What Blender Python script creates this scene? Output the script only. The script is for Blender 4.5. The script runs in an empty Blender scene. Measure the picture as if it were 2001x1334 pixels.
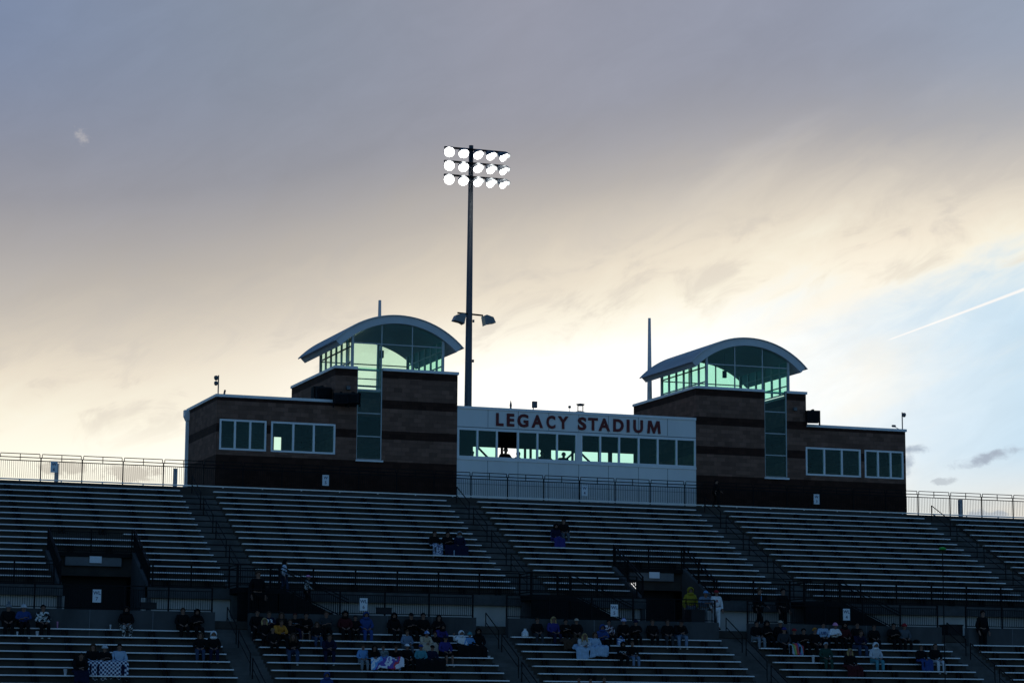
import bpy, bmesh, math, random
from mathutils import Vector, Matrix
R = math.radians
random.seed(7)
scn = bpy.context.scene
col = scn.collection

# ------------------------------------------------------------------ camera
cam_d = bpy.data.cameras.new("camera")
cam = bpy.data.objects.new("camera", cam_d)
col.objects.link(cam)
YAW, PITCH, ROLL = 0.349359609, 0.151826317, 0.00634373791
fw = Vector((math.sin(YAW) * math.cos(PITCH), math.cos(YAW) * math.cos(PITCH), math.sin(PITCH)))
rt = Vector((math.cos(YAW), -math.sin(YAW), 0.0))
up = rt.cross(fw)
r2 = rt * math.cos(ROLL) + up * math.sin(ROLL)
u2 = up * math.cos(ROLL) - rt * math.sin(ROLL)
mw = Matrix(((r2.x, u2.x, -fw.x, 0.0), (r2.y, u2.y, -fw.y, -126.929), (r2.z, u2.z, -fw.z, 2.0), (0, 0, 0, 1)))
cam.matrix_world = mw
cam_d.sensor_width = 36.0
cam_d.sensor_fit = 'HORIZONTAL'
cam_d.lens = 4785.18 / 2001.0 * 36.0
cam_d.clip_start = 0.5
cam_d.clip_end = 6000.0
scn.camera = cam

# ------------------------------------------------------------------ exposure
scn.view_settings.view_transform = 'Standard'
scn.view_settings.look = 'None'
scn.view_settings.exposure = 0.0
scn.view_settings.gamma = 1.0
scn.render.film_transparent = False
scn.cycles.max_bounces = 8
scn.cycles.transparent_max_bounces = 16
scn.cycles.use_denoising = True
scn.cycles.sample_clamp_indirect = 4.0

# ------------------------------------------------------------------ node helpers
def lin(r, g, b, k=1.0):
    f = lambda c: (c / 255 / 12.92 if c / 255 <= 0.04045 else ((c / 255 + 0.055) / 1.055) ** 2.4) * k
    return (f(r), f(g), f(b), 1.0)

class NT:
    def __init__(self, nt):
        self.nt = nt
    def n(self, typ, **kw):
        nd = self.nt.nodes.new(typ)
        for k, v in kw.items():
            setattr(nd, k, v)
        return nd
    def put(self, sock, v):
        if hasattr(v, 'links') or isinstance(v, bpy.types.NodeSocket):
            self.nt.links.new(v, sock)
        else:
            sock.default_value = v
    def m(self, op, a, b=0.0, c=0.0, clamp=False):
        nd = self.n('ShaderNodeMath', operation=op, use_clamp=clamp)
        self.put(nd.inputs[0], a); self.put(nd.inputs[1], b); self.put(nd.inputs[2], c)
        return nd.outputs[0]
    def ss(self, v, a, b):
        nd = self.n('ShaderNodeMapRange', interpolation_type='SMOOTHSTEP')
        self.put(nd.inputs['Value'], v); self.put(nd.inputs['From Min'], a); self.put(nd.inputs['From Max'], b)
        return nd.outputs[0]
    def ramp(self, v, stops, interp='LINEAR'):
        nd = self.n('ShaderNodeValToRGB')
        cr = nd.color_ramp
        cr.interpolation = interp
        while len(cr.elements) < len(stops):
            cr.elements.new(0.5)
        for e, (p, c) in zip(cr.elements, stops):
            e.position = p
            e.color = c if not isinstance(c, (int, float)) else (c, c, c, 1)
        self.put(nd.inputs[0], v)
        return nd.outputs[0]
    def mix(self, f, a, b, blend='MIX'):
        nd = self.n('ShaderNodeMix', data_type='RGBA', blend_type=blend)
        self.put(nd.inputs[0], f); self.put(nd.inputs[6], a); self.put(nd.inputs[7], b)
        return nd.outputs[2]
    def xyz(self, x, y, z=0.0):
        nd = self.n('ShaderNodeCombineXYZ')
        self.put(nd.inputs[0], x); self.put(nd.inputs[1], y); self.put(nd.inputs[2], z)
        return nd.outputs[0]
    def noise(self, vec, scale, detail=5.0, rough=0.55, dist=0.0):
        nd = self.n('ShaderNodeTexNoise')
        self.put(nd.inputs['Vector'], vec)
        nd.inputs['Scale'].default_value = scale
        nd.inputs['Detail'].default_value = detail
        nd.inputs['Roughness'].default_value = rough
        nd.inputs['Distortion'].default_value = dist
        return nd.outputs[0]

# ------------------------------------------------------------------ sky
SUN_AZ, SUN_EL = 20.4, 7.6          # degrees from +Y towards +X, above the horizon
w = bpy.data.worlds.new("World")
scn.world = w
w.use_nodes = True
w.node_tree.nodes.clear()
t = NT(w.node_tree)
tc = t.n('ShaderNodeTexCoord')
sep = t.n('ShaderNodeSeparateXYZ')
w.node_tree.links.new(tc.outputs['Generated'], sep.inputs[0])
dx, dy, dz = sep.outputs
az = t.m('MULTIPLY', t.m('ARCTAN2', dx, dy), 57.29578)
el = t.m('MULTIPLY', t.m('ARCSINE', dz), 57.29578)
AZ0, AZR = -20.0, 80.0
u = t.m('DIVIDE', t.m('SUBTRACT', az, AZ0), AZR, clamp=True)
def upos(a):
    return (a - AZ0) / AZR
# lower edge of the cloud bank: elevation over azimuth
edge = t.m('MULTIPLY', t.ramp(u, [(upos(a), e / 20.0) for a, e in [(-20, 5.6), (8.1, 6.9), (11.6, 7.2), (14, 7.6), (17.6, 8.6), (20, 9.1), (22.4, 9.6), (24.9, 10.2), (27.3, 10.6), (29.7, 10.7), (32.1, 11.0), (50, 13.0)]]), 20.0)
# streaky noise running along the bank
rot = R(24)
pa = t.m('ADD', t.m('MULTIPLY', az, math.cos(rot)), t.m('MULTIPLY', el, math.sin(rot)))
pb = t.m('SUBTRACT', t.m('MULTIPLY', el, math.cos(rot)), t.m('MULTIPLY', az, math.sin(rot)))
v1 = t.xyz(t.m('MULTIPLY', pa, 0.13), t.m('MULTIPLY', pb, 0.42), 3.1)
n1 = t.noise(v1, 1.0, 6.0, 0.55, 0.5)
v2 = t.xyz(t.m('MULTIPLY', pa, 0.5), t.m('MULTIPLY', pb, 1.1), 9.7)
n2 = t.noise(v2, 1.0, 7.0, 0.6, 0.7)
v3 = t.xyz(t.m('MULTIPLY', az, 0.05), t.m('MULTIPLY', el, 0.16), 1.7)
n3 = t.noise(v3, 1.0, 3.0, 0.5)
t0 = t.m('SUBTRACT', el, edge)
wob = t.m('ADD', t.m('MULTIPLY', t.m('SUBTRACT', n1, 0.5), 1.9), t.m('MULTIPLY', t.m('SUBTRACT', n2, 0.5), 1.7))
wob = t.m('MULTIPLY', wob, t.m('ADD', 1.0, t.m('MULTIPLY', t.ss(az, 22.0, 28.0), 0.7)))
damp = t.m('ADD', 0.2, t.m('MULTIPLY', 0.8, t.ss(t.m('ABSOLUTE', t.m('SUBTRACT', t0, 0.6)), 4.5, 0.0)))
tt = t.m('ADD', t.m('ADD', t0, t.m('MULTIPLY', wob, damp)), t.m('MULTIPLY', t.m('SUBTRACT', n3, 0.5), 1.4))
T0, TR = -2.0, 14.0
bank = t.ramp(t.m('DIVIDE', t.m('SUBTRACT', tt, T0), TR, clamp=True), [((x - T0) / TR, c) for x, c in [
    (-2, lin(255, 250, 234, 1.1)), (-0.4, lin(252, 244, 224)), (0.6, lin(236, 225, 206)), (1.6, lin(216, 206, 191)), (2.7, lin(190, 183, 175)),
    (3.7, lin(172, 168, 167)), (4.8, lin(155, 154, 160)), (6.6, lin(147, 149, 161)), (9.2, lin(133, 140, 158)), (12, lin(124, 134, 158))]])
topc = t.ramp(u, [(upos(a), c) for a, c in [(7, lin(122, 138, 168)), (14, lin(136, 146, 164)), (20, lin(150, 153, 168)), (27, lin(146, 152, 170)), (33, lin(150, 163, 184))]])
bank = t.mix(t.m('MULTIPLY', t.ss(el, 10.5, 16.8), 0.9), bank, topc)
# clear part of the sky, right and low
clear = t.ramp(u, [(upos(a), c) for a, c in [(6, lin(255, 251, 230, 1.05)), (14, lin(255, 252, 240, 1.15)), (20.5, lin(255, 255, 252, 1.25)), (24.5, lin(252, 253, 252, 1.05)),
    (27.5, lin(238, 245, 248)), (29.5, lin(218, 234, 245)), (32.5, lin(201, 226, 243)), (45, lin(150, 190, 226))]])
lowc = t.ramp(u, [(upos(a), c) for a, c in [(8, lin(255, 250, 228, 1.05)), (20, lin(255, 253, 240, 1.1)), (27, lin(240, 243, 240)), (30, lin(236, 238, 233)), (33, lin(240, 233, 222))]])
clear = t.mix(t.ss(el, 6.3, 4.4), clear, lowc)
fine = t.m('ADD', t.m('MULTIPLY', t.m('SUBTRACT', n2, 0.5), 0.15), t.m('MULTIPLY', t.m('SUBTRACT', n1, 0.5), 0.12))
cmask = t.ss(tt, -2.1, -0.1)
skyc = t.mix(cmask, clear, bank)
# wisps of cream cloud thrown below the bank on the right
wisp = t.m('MULTIPLY', t.m('MULTIPLY', t.m('MULTIPLY', t.ss(n1, 0.44, 0.70), t.ss(t0, -5.0, -1.0)), t.ss(t0, 0.6, -0.8)), t.ss(az, 21.0, 26.0))
skyc = t.mix(t.m('MULTIPLY', wisp, 0.5), skyc, lin(253, 246, 232))
# glow of the veiled sun
da = t.m('DIVIDE', t.m('SUBTRACT', az, SUN_AZ + 0.8), 6.2)
de = t.m('DIVIDE', t.m('SUBTRACT', el, SUN_EL - 0.1), 1.3)
glow = t.m('POWER', 2.71828, t.m('MULTIPLY', -1.0, t.m('ADD', t.m('MULTIPLY', da, da), t.m('MULTIPLY', de, de))))
skyc = t.mix(t.m('MULTIPLY', glow, t.m('ADD', 0.16, t.m('MULTIPLY', n2, 0.75)), clamp=True), skyc, (1.3, 1.27, 1.2, 1))
# luminous soft patches in the bank
patch = t.m('MULTIPLY', t.ss(n1, 0.5, 0.75), t.ss(t0, 4.5, 0.5))
skyc = t.mix(t.m('MULTIPLY', patch, t.m('ADD', 0.10, t.m('MULTIPLY', t.ss(az, 21.0, 27.0), 0.28))), skyc, lin(255, 244, 224))
puff = t.m('MULTIPLY', t.m('MULTIPLY', t.ss(n2, 0.50, 0.68), t.ss(t0, -1.6, 0.0)), t.ss(t0, 2.6, 0.8))
skyc = t.mix(t.m('MULTIPLY', puff, 0.42), skyc, lin(206, 198, 188))
# small dark low clouds
def blob(skyc, ca, ce, sa, se, colr, amt, seed, sc=1.6, lo=0.45, hi=0.62, tilt=0.0):
    da_ = t.m('SUBTRACT', az, ca); de_ = t.m('SUBTRACT', el, ce); c_, s__ = math.cos(R(tilt)), math.sin(R(tilt))
    a = t.m('DIVIDE', t.m('ADD', t.m('MULTIPLY', da_, c_), t.m('MULTIPLY', de_, s__)), sa)
    e = t.m('DIVIDE', t.m('SUBTRACT', t.m('MULTIPLY', de_, c_), t.m('MULTIPLY', da_, s__)), se)
    g = t.m('POWER', 2.71828, t.m('MULTIPLY', -1.0, t.m('ADD', t.m('MULTIPLY', a, a), t.m('MULTIPLY', e, e))))
    nn = t.noise(t.xyz(t.m('MULTIPLY', az, sc), t.m('MULTIPLY', el, sc * 1.5), seed), 1.0, 8.0, 0.62, 0.4)
    s = t.ss(t.m('ADD', t.m('MULTIPLY', g, 0.42), t.m('MULTIPLY', t.m('SUBTRACT', nn, 0.5), 0.75)), lo - 0.28, hi - 0.28)
    return t.mix(t.m('MULTIPLY', t.m('MULTIPLY', s, amt), t.ss(g, 0.05, 0.35)), skyc, colr)
skyc = blob(skyc, 9.6, 5.6, 0.75, 0.22, lin(206, 198, 184), 0.65, 2.0, 3.0)
skyc = blob(skyc, 11.2, 5.5, 0.8, 0.25, lin(202, 193, 180), 0.65, 5.0, 3.0)
skyc = blob(skyc, 29.45, 6.18, 0.50, 0.13, lin(168, 181, 196), 0.95, 8.0, 2.6, 0.42, 0.75)
skyc = blob(skyc, 29.25, 5.85, 0.17, 0.32, lin(176, 188, 202), 0.9, 31.0, 2.6, 0.42, 0.75)
skyc = blob(skyc, 31.1, 5.95, 0.95, 0.17, lin(168, 179, 194), 0.95, 11.0, 2.6, 0.40, 0.75, 15.0)
skyc = blob(skyc, 30.1, 5.42, 0.4, 0.13, lin(188, 196, 203), 0.8, 14.0, 2.4)
skyc = blob(skyc, 31.0, 4.6, 0.7, 0.2, lin(178, 190, 205), 0.7, 17.0, 2.4)
skyc = blob(skyc, 9.78, 13.2, 0.27, 0.19, lin(180, 178, 182), 0.75, 23.0, 8.0, 0.45, 0.78, -50.0)
# contrail
A = (28.84, 8.68); B = (33.4, 10.27)
L = math.hypot(B[0] - A[0], B[1] - A[1]); ux, uy = (B[0] - A[0]) / L, (B[1] - A[1]) / L
s_ = t.m('ADD', t.m('MULTIPLY', t.m('SUBTRACT', az, A[0]), ux), t.m('MULTIPLY', t.m('SUBTRACT', el, A[1]), uy))
d_ = t.m('ABSOLUTE', t.m('SUBTRACT', t.m('MULTIPLY', t.m('SUBTRACT', el, A[1]), ux), t.m('MULTIPLY', t.m('SUBTRACT', az, A[0]), uy)))
wd = t.m('ADD', 0.014, t.m('MULTIPLY', t.m('MAXIMUM', s_, 0.0), 0.006))
ctr = t.m('MULTIPLY', t.ss(t.m('DIVIDE', d_, wd), 1.5, 0.5), t.ss(s_, -0.05, 0.12))
skyc = t.mix(t.m('MULTIPLY', ctr, 0.92), skyc, lin(255, 252, 248))
skyc = t.mix(1.0, skyc, t.xyz(t.m('ADD', 1.0, fine), t.m('ADD', 1.0, fine), t.m('ADD', 1.0, fine)), 'MULTIPLY')
# the lit cloud sheet round the sunset; the rest of the dome is a dusky Nishita sky
vdot = t.m('ADD', t.m('ADD', t.m('MULTIPLY', dx, math.sin(R(20)) * math.cos(R(8))), t.m('MULTIPLY', dy, math.cos(R(20)) * math.cos(R(8)))), t.m('MULTIPLY', dz, math.sin(R(8))))
vm = t.ss(vdot, 0.80, 0.955)
sky = t.n('ShaderNodeTexSky', sky_type='NISHITA', sun_disc=False)
sky.sun_elevation = R(SUN_EL)
sky.sun_rotation = R(SUN_AZ)
sky.altitude = 1700.0
sky.ozone_density = 3.9
sky.dust_density = 0.2
bg1 = t.n('ShaderNodeBackground'); w.node_tree.links.new(sky.outputs[0], bg1.inputs[0]); bg1.inputs[1].default_value = 0.125
bg2 = t.n('ShaderNodeBackground'); w.node_tree.links.new(skyc, bg2.inputs[0]); bg2.inputs[1].default_value = 1.0
mx = t.n('ShaderNodeMixShader'); w.node_tree.links.new(vm, mx.inputs[0])
w.node_tree.links.new(bg1.outputs[0], mx.inputs[1]); w.node_tree.links.new(bg2.outputs[0], mx.inputs[2])
wo = t.n('ShaderNodeOutputWorld'); w.node_tree.links.new(mx.outputs[0], wo.inputs[0])

# ------------------------------------------------------------------ sun, low behind the stand and veiled by cloud
sd = bpy.data.lights.new("sun", 'SUN'); sd.energy = 0.5; sd.angle = R(10); sd.color = (1.0, 0.9, 0.74)
so = bpy.data.objects.new("sun", sd); col.objects.link(so)
so.rotation_euler = Vector((math.sin(R(SUN_AZ)) * math.cos(R(SUN_EL)), math.cos(R(SUN_AZ)) * math.cos(R(SUN_EL)), math.sin(R(SUN_EL)))).to_track_quat('Z', 'Y').to_euler()
so.location = (30, 60, 60)

# ------------------------------------------------------------------ materials
MATS = {}
def pmat(name, colr, rough=0.7, metal=0.0, var=0.25, scale=3.0, bump=0.0, spec=0.4, stretch=(1, 1, 1)):
    if name in MATS:
        return MATS[name]
    m = bpy.data.materials.new(name); m.use_nodes = True
    nt = m.node_tree; b = nt.nodes['Principled BSDF']; q = NT(nt)
    c = q.n('ShaderNodeTexCoord')
    mp = q.n('ShaderNodeMapping'); mp.inputs['Scale'].default_value = stretch
    nt.links.new(c.outputs['Object'], mp.inputs[0])
    nz = q.noise(mp.outputs[0], scale, 5.0, 0.6)
    lo = tuple(x * (1 - var) for x in colr[:3]) + (1,); hi = tuple(min(1, x * (1 + var)) for x in colr[:3]) + (1,)
    nt.links.new(q.ramp(nz, [(0.3, lo), (0.7, hi)]), b.inputs['Base Color'])
    b.inputs['Roughness'].default_value = rough; b.inputs['Metallic'].default_value = metal
    b.inputs['Specular IOR Level'].default_value = spec
    if bump:
        bp = q.n('ShaderNodeBump'); bp.inputs['Strength'].default_value = bump; bp.inputs['Distance'].default_value = 0.02
        nt.links.new(q.noise(mp.outputs[0], scale * 8, 4.0), bp.inputs['Height']); nt.links.new(bp.outputs[0], b.inputs['Normal'])
    MATS[name] = m
    return m

def wall_mat():
    """split-face concrete block: grey-brown courses with dark bands at fixed heights (pattern of the blocks themselves)"""
    m = bpy.data.materials.new('banded_block'); m.use_nodes = True
    nt = m.node_tree; b = nt.nodes['Principled BSDF']; q = NT(nt)
    g = q.n('ShaderNodeNewGeometry'); s = q.n('ShaderNodeSeparateXYZ'); nt.links.new(g.outputs['Position'], s.inputs[0])
    uu = q.m('ADD', s.outputs[0], s.outputs[1]); z = s.outputs[2]
    br = q.n('ShaderNodeTexBrick'); nt.links.new(q.xyz(uu, z), br.inputs['Vector'])
    br.inputs['Scale'].default_value = 1.0; br.inputs['Brick Width'].default_value = 0.46; br.inputs['Row Height'].default_value = 0.2335
    br.inputs['Mortar Size'].default_value = 0.007; br.inputs['Mortar Smooth'].default_value = 0.3; br.inputs['Bias'].default_value = 0.0
    br.inputs['Color1'].default_value = (0.74, 0.74, 0.74, 1); br.inputs['Color2'].default_value = (1.2, 1.2, 1.2, 1); br.inputs['Mortar'].default_value = (0.62, 0.62, 0.62, 1)
    Z0, ZR = 13.0, 8.5
    li = (0.200, 0.108, 0.078, 1); dk = (0.050, 0.022, 0.015, 1)
    bands = [(13.0, dk), (15.75, li), (16.97, dk), (17.44, li), (18.645, dk), (19.11, li), (20.345, dk)]
    base = q.ramp(q.m('DIVIDE', q.m('SUBTRACT', z, Z0), ZR, clamp=True), [((p - Z0) / ZR, c) for p, c in bands], 'CONSTANT')
    nz = q.noise(q.xyz(uu, z), 0.9, 6.0, 0.65)
    st = q.noise(q.xyz(q.m('MULTIPLY', uu, 2.2), q.m('MULTIPLY', z, 0.25)), 1.0, 4.0, 0.6)
    k = q.m('ADD', 0.55, q.m('ADD', q.m('MULTIPLY', nz, 0.5), q.m('MULTIPLY', st, 0.4)))
    c1 = q.mix(1.0, base, br.outputs['Color'], 'MULTIPLY')
    c2 = q.mix(1.0, c1, q.xyz(k, k, k), 'MULTIPLY')
    nt.links.new(c2, b.inputs['Base Color']); b.inputs['Roughness'].default_value = 0.9; b.inputs['Specular IOR Level'].default_value = 0.2
    bp = q.n('ShaderNodeBump'); bp.inputs['Strength'].default_value = 0.6; bp.inputs['Distance'].default_value = 0.02
    h = q.m('ADD', q.m('MULTIPLY', br.outputs['Fac'], -0.6), q.m('MULTIPLY', q.noise(q.xyz(uu, z), 14.0, 4.0), 0.7))
    nt.links.new(h, bp.inputs['Height']); nt.links.new(bp.outputs[0], b.inputs['Normal'])
    return m

def glass_mat(name, tint, refl):
    m = bpy.data.materials.new(name); m.use_nodes = True
    nt = m.node_tree; nt.nodes.clear(); q = NT(nt)
    tr = q.n('ShaderNodeBsdfTransparent'); tr.inputs[0].default_value = tint
    gl = q.n('ShaderNodeBsdfGlossy'); gl.inputs['Roughness'].default_value = 0.03; gl.inputs[0].default_value = (0.75, 0.95, 0.95, 1)
    c = q.n('ShaderNodeTexCoord'); nz = q.noise(c.outputs['Object'], 0.7, 3.0)
    mx = q.n('ShaderNodeMixShader')
    nt.links.new(q.m('ADD', refl * 0.7, q.m('MULTIPLY', nz, refl * 0.6)), mx.inputs[0])
    nt.links.new(tr.outputs[0], mx.inputs[1]); nt.links.new(gl.outputs[0], mx.inputs[2])
    o = q.n('ShaderNodeOutputMaterial'); nt.links.new(mx.outputs[0], o.inputs[0])
    return m

def emit_mat(name, colr, strength):
    m = bpy.data.materials.new(name); m.use_nodes = True
    b = m.node_tree.nodes['Principled BSDF']
    b.inputs['Base Color'].default_value = colr
    b.inputs['Emission Color'].default_value = colr; b.inputs['Emission Strength'].default_value = strength
    return m

def pattern_mat(name, kind, a, b_, scale=6.0):
    m = bpy.data.materials.new(name); m.use_nodes = True
    nt = m.node_tree; b = nt.nodes['Principled BSDF']; q = NT(nt)
    c = q.n('ShaderNodeTexCoord')
    if kind == 'check':
        uvn = q.n('ShaderNodeUVMap')
        ck = q.n('ShaderNodeTexChecker'); nt.links.new(uvn.outputs[0], ck.inputs[0]); ck.inputs['Scale'].default_value = scale
        fac = ck.outputs['Fac']
    elif kind == 'blotch':
        fac = q.ss(q.noise(c.outputs['Object'], scale, 3.0, 0.5, 1.0), 0.5, 0.56)
    elif kind == 'stripe':
        s = q.n('ShaderNodeSeparateXYZ'); nt.links.new(c.outputs['Object'], s.inputs[0])
        fac = q.m('GREATER_THAN', q.m('SINE', q.m('MULTIPLY', s.outputs[0], scale)), 0.0)
    else:  # band
        s = q.n('ShaderNodeSeparateXYZ'); nt.links.new(c.outputs['Object'], s.inputs[0])
        fac = q.m('GREATER_THAN', q.m('SINE', q.m('MULTIPLY', s.outputs[2], scale)), 0.0)
    nt.links.new(q.mix(fac, a, b_), b.inputs['Base Color']); b.inputs['Roughness'].default_value = 0.9
    return m

WALL = wall_mat()
GLASS = glass_mat('green_glass', (0.785, 0.945, 0.885, 1), 0.016)
GLASSC = glass_mat('press_box_glass', (0.69, 0.91, 0.83, 1), 0.016)
CLEAR = glass_mat('clear_glass', (0.965, 0.975, 0.95, 1), 0.014)
ALU = pmat('weathered_aluminium', (0.93, 0.88, 0.83, 1), 0.40, 0.0, 0.05, 2.0, 0, 0.5, (0.4, 4, 4))
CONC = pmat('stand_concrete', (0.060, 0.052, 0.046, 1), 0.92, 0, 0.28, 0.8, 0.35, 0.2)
CONCW = pmat('wall_concrete', (0.070, 0.071, 0.072, 1), 0.9, 0, 0.30, 0.7, 0.3, 0.2, (1, 1, 0.5))
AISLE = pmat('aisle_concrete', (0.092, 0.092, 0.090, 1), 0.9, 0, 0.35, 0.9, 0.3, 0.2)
STEEL = pmat('black_painted_steel', (0.006, 0.0065, 0.008, 1), 0.6, 0, 0.3, 5.0, 0, 0.12)
BRACK = pmat('bench_bracket_steel', (0.012, 0.012, 0.013, 1), 0.7, 0.0, 0.3, 5.0, 0, 0.1)
PANEL = pmat('white_metal_panel', (0.80, 0.80, 0.79, 1), 0.5, 0, 0.06, 0.6, 0, 0.4, (1, 1, 0.3))
SEAM = pmat('panel_seam', (0.16, 0.17, 0.18, 1), 0.8)
FRAME = pmat('white_window_frame', (0.86, 0.87, 0.88, 1), 0.45, 0, 0.04, 2.0)
MULL = pmat('grey_mullion', (0.42, 0.46, 0.47, 1), 0.45, 0.2, 0.1, 2.0)
ROOFM = pmat('grey_metal_roofing', (0.52, 0.56, 0.60, 1), 0.42, 0.3, 0.10, 0.8, 0, 0.5, (3, 0.4, 1))
FASC = pmat('painted_fascia', (0.62, 0.65, 0.68, 1), 0.5, 0, 0.06, 1.0)
CAP = pmat('white_coping', (0.84, 0.85, 0.86, 1), 0.5, 0, 0.08, 1.5)
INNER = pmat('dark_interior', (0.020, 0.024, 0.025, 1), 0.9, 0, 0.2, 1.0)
LETT = pmat('dark_red_letter', (0.15, 0.018, 0.018, 1), 0.6, 0, 0.2, 3.0)
POLEM = pmat('galvanised_pole', (0.10, 0.115, 0.13, 1), 0.5, 0.5, 0.2, 1.0, 0, 0.5, (1, 1, 0.2))
HOUS = pmat('lamp_housing', (0.16, 0.18, 0.2, 1), 0.4, 0.5, 0.15, 2.0)
LAMP = emit_mat('lit_lamp', (1.0, 0.98, 0.92, 1), 9.0)
SPK = pmat('black_speaker', (0.008, 0.008, 0.010, 1), 0.7, 0, 0.2, 6.0)
SIGNW = pmat('white_sign_plate', (0.75, 0.78, 0.82, 1), 0.5, 0, 0.04, 3.0)
SIGNT = pmat('navy_sign_text', (0.03, 0.05, 0.12, 1), 0.6, 0, 0.1, 3.0)
GREY = pmat('grey_equipment', (0.12, 0.13, 0.14, 1), 0.5, 0.2, 0.2, 4.0)
WHITEP = pmat('white_column_paint', (0.62, 0.64, 0.68, 1), 0.6, 0, 0.1, 1.5)
TURF = pmat('field_turf', (0.035, 0.075, 0.025, 1), 0.95, 0, 0.3, 0.5, 0.3)
TRACK = pmat('running_track', (0.14, 0.045, 0.032, 1), 0.9, 0, 0.2, 1.0, 0.2)

# ------------------------------------------------------------------ mesh builder
class MB:
    def __init__(self):
        self.v = []; self.f = []; self.uv = None
    def box(self, x0, x1, y0, y1, z0, z1):
        i = len(self.v)
        self.v += [(x0, y0, z0), (x1, y0, z0), (x1, y1, z0), (x0, y1, z0), (x0, y0, z1), (x1, y0, z1), (x1, y1, z1), (x0, y1, z1)]
        self.f += [(i, i + 3, i + 2, i + 1), (i + 4, i + 5, i + 6, i + 7), (i, i + 1, i + 5, i + 4), (i + 1, i + 2, i + 6, i + 5), (i + 2, i + 3, i + 7, i + 6), (i + 3, i, i + 4, i + 7)]
        return self
    def prism(self, poly, x0, x1):
        """(y, z) polygon extruded along X"""
        i = len(self.v); n = len(poly)
        self.v += [(x0, y, z) for y, z in poly] + [(x1, y, z) for y, z in poly]
        self.f += [tuple(range(i, i + n)), tuple(range(i + 2 * n - 1, i + n - 1, -1))]
        self.f += [(i + (k + 1) % n, i + k, i + n + k, i + n + (k + 1) % n) for k in range(n)]
        return self
    def prismy(self, poly, y0, y1):
        """(x, z) polygon extruded along Y"""
        i = len(self.v); n = len(poly)
        self.v += [(x, y0, z) for x, z in poly] + [(x, y1, z) for x, z in poly]
        self.f += [tuple(range(i, i + n)), tuple(range(i + 2 * n - 1, i + n - 1, -1))]
        self.f += [(i + (k + 1) % n, i + k, i + n + k, i + n + (k + 1) % n) for k in range(n)]
        return self
    def tube(self, a, b, r, r2=None, n=8):
        a = Vector(a); b = Vector(b); r2 = r if r2 is None else r2
        d = (b - a).normalized(); s = d.orthogonal().normalized(); q = d.cross(s)
        i = len(self.v)
        for p, rr in ((a, r), (b, r2)):
            for k in range(n):
                an = 2 * math.pi * k / n
                self.v.append(tuple(p + s * math.cos(an) * rr + q * math.sin(an) * rr))
        self.f += [(i + k, i + (k + 1) % n, i + n + (k + 1) % n, i + n + k) for k in range(n)]
        self.f += [tuple(range(i + n - 1, i - 1, -1)), tuple(range(i + n, i + 2 * n))]
        return self
    def bar(self, a, b, wd, ht=None):
        """square bar between two points"""
        ht = wd if ht is None else ht
        a = Vector(a); b = Vector(b); d = (b - a).normalized()
        s = d.cross(Vector((0, 0, 1)))
        if s.length < 1e-4: s = Vector((1, 0, 0))
        s.normalize(); q = s.cross(d)
        i = len(self.v)
        for p in (a, b):
            for k, l in ((-1, -1), (1, -1), (1, 1), (-1, 1)):
                self.v.append(tuple(p + s * (k * wd / 2) + q * (l * ht / 2)))
        self.f += [(i, i + 1, i + 2, i + 3), (i + 7, i + 6, i + 5, i + 4)] + [(i + (k + 1) % 4, i + k, i + 4 + k, i + 4 + (k + 1) % 4) for k in range(4)]
        return self
    def lathe(self, prof, org, axis, n=16):
        """profile of (r, h) turned round an axis"""
        d = Vector(axis).normalized(); s = d.orthogonal().normalized(); q = d.cross(s); o = Vector(org)
        i = len(self.v); m = len(prof)
        for r, h in prof:
            for k in range(n):
                an = 2 * math.pi * k / n
                self.v.append(tuple(o + d * h + (s * math.cos(an) + q * math.sin(an)) * r))
        for j in range(m - 1):
            for k in range(n):
                self.f.append((i + j * n + k, i + j * n + (k + 1) % n, i + (j + 1) * n + (k + 1) % n, i + (j + 1) * n + k))
        self.f += [tuple(range(i + n - 1, i - 1, -1)), tuple(range(i + (m - 1) * n, i + m * n))]
        return self
    def mesh(self, name, mat, off=(0, 0, 0), smooth=False):
        me = bpy.data.meshes.new(name)
        ox, oy, oz = off
        me.from_pydata([(x - ox, y - oy, z - oz) for x, y, z in self.v], [], self.f)
        me.update()
        if self.uv:
            ul = me.uv_layers.new(name='UVMap')
            for lp in me.loops:
                ul.data[lp.index].uv = self.uv[lp.vertex_index]
        if smooth:
            me.polygons.foreach_set('use_smooth', [True] * len(me.polygons))
        if mat: me.materials.append(mat)
        return me

def tag(o, label=None, cat=None, group=None, kind=None):
    if label: o['label'] = label
    if cat: o['category'] = cat
    if group: o['group'] = group
    if kind: o['kind'] = kind
    return o
def root_loc(p):
    v = Vector((0, 0, 0))
    while p is not None:
        v += p.location; p = p.parent
    return v
def thing(name, loc, label, cat, group=None, rz=0.0):
    o = bpy.data.objects.new(name, None); o.empty_display_size = 0.2
    col.objects.link(o); o.location = loc; o.rotation_euler = (0, 0, rz)
    return tag(o, label, cat, group)
def obj(name, data, parent=None, loc=(0, 0, 0)):
    o = bpy.data.objects.new(name, data); col.objects.link(o); o.location = loc
    if parent is not None: o.parent = parent
    return o
def part(name, mb, mat, parent, smooth=False, label=None):
    """mesh given in world coordinates, under a thing (or part) that is not rotated"""
    o = obj(name, mb.mesh(name, mat, root_loc(parent), smooth), parent)
    if label: o['label'] = label
    return o
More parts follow.
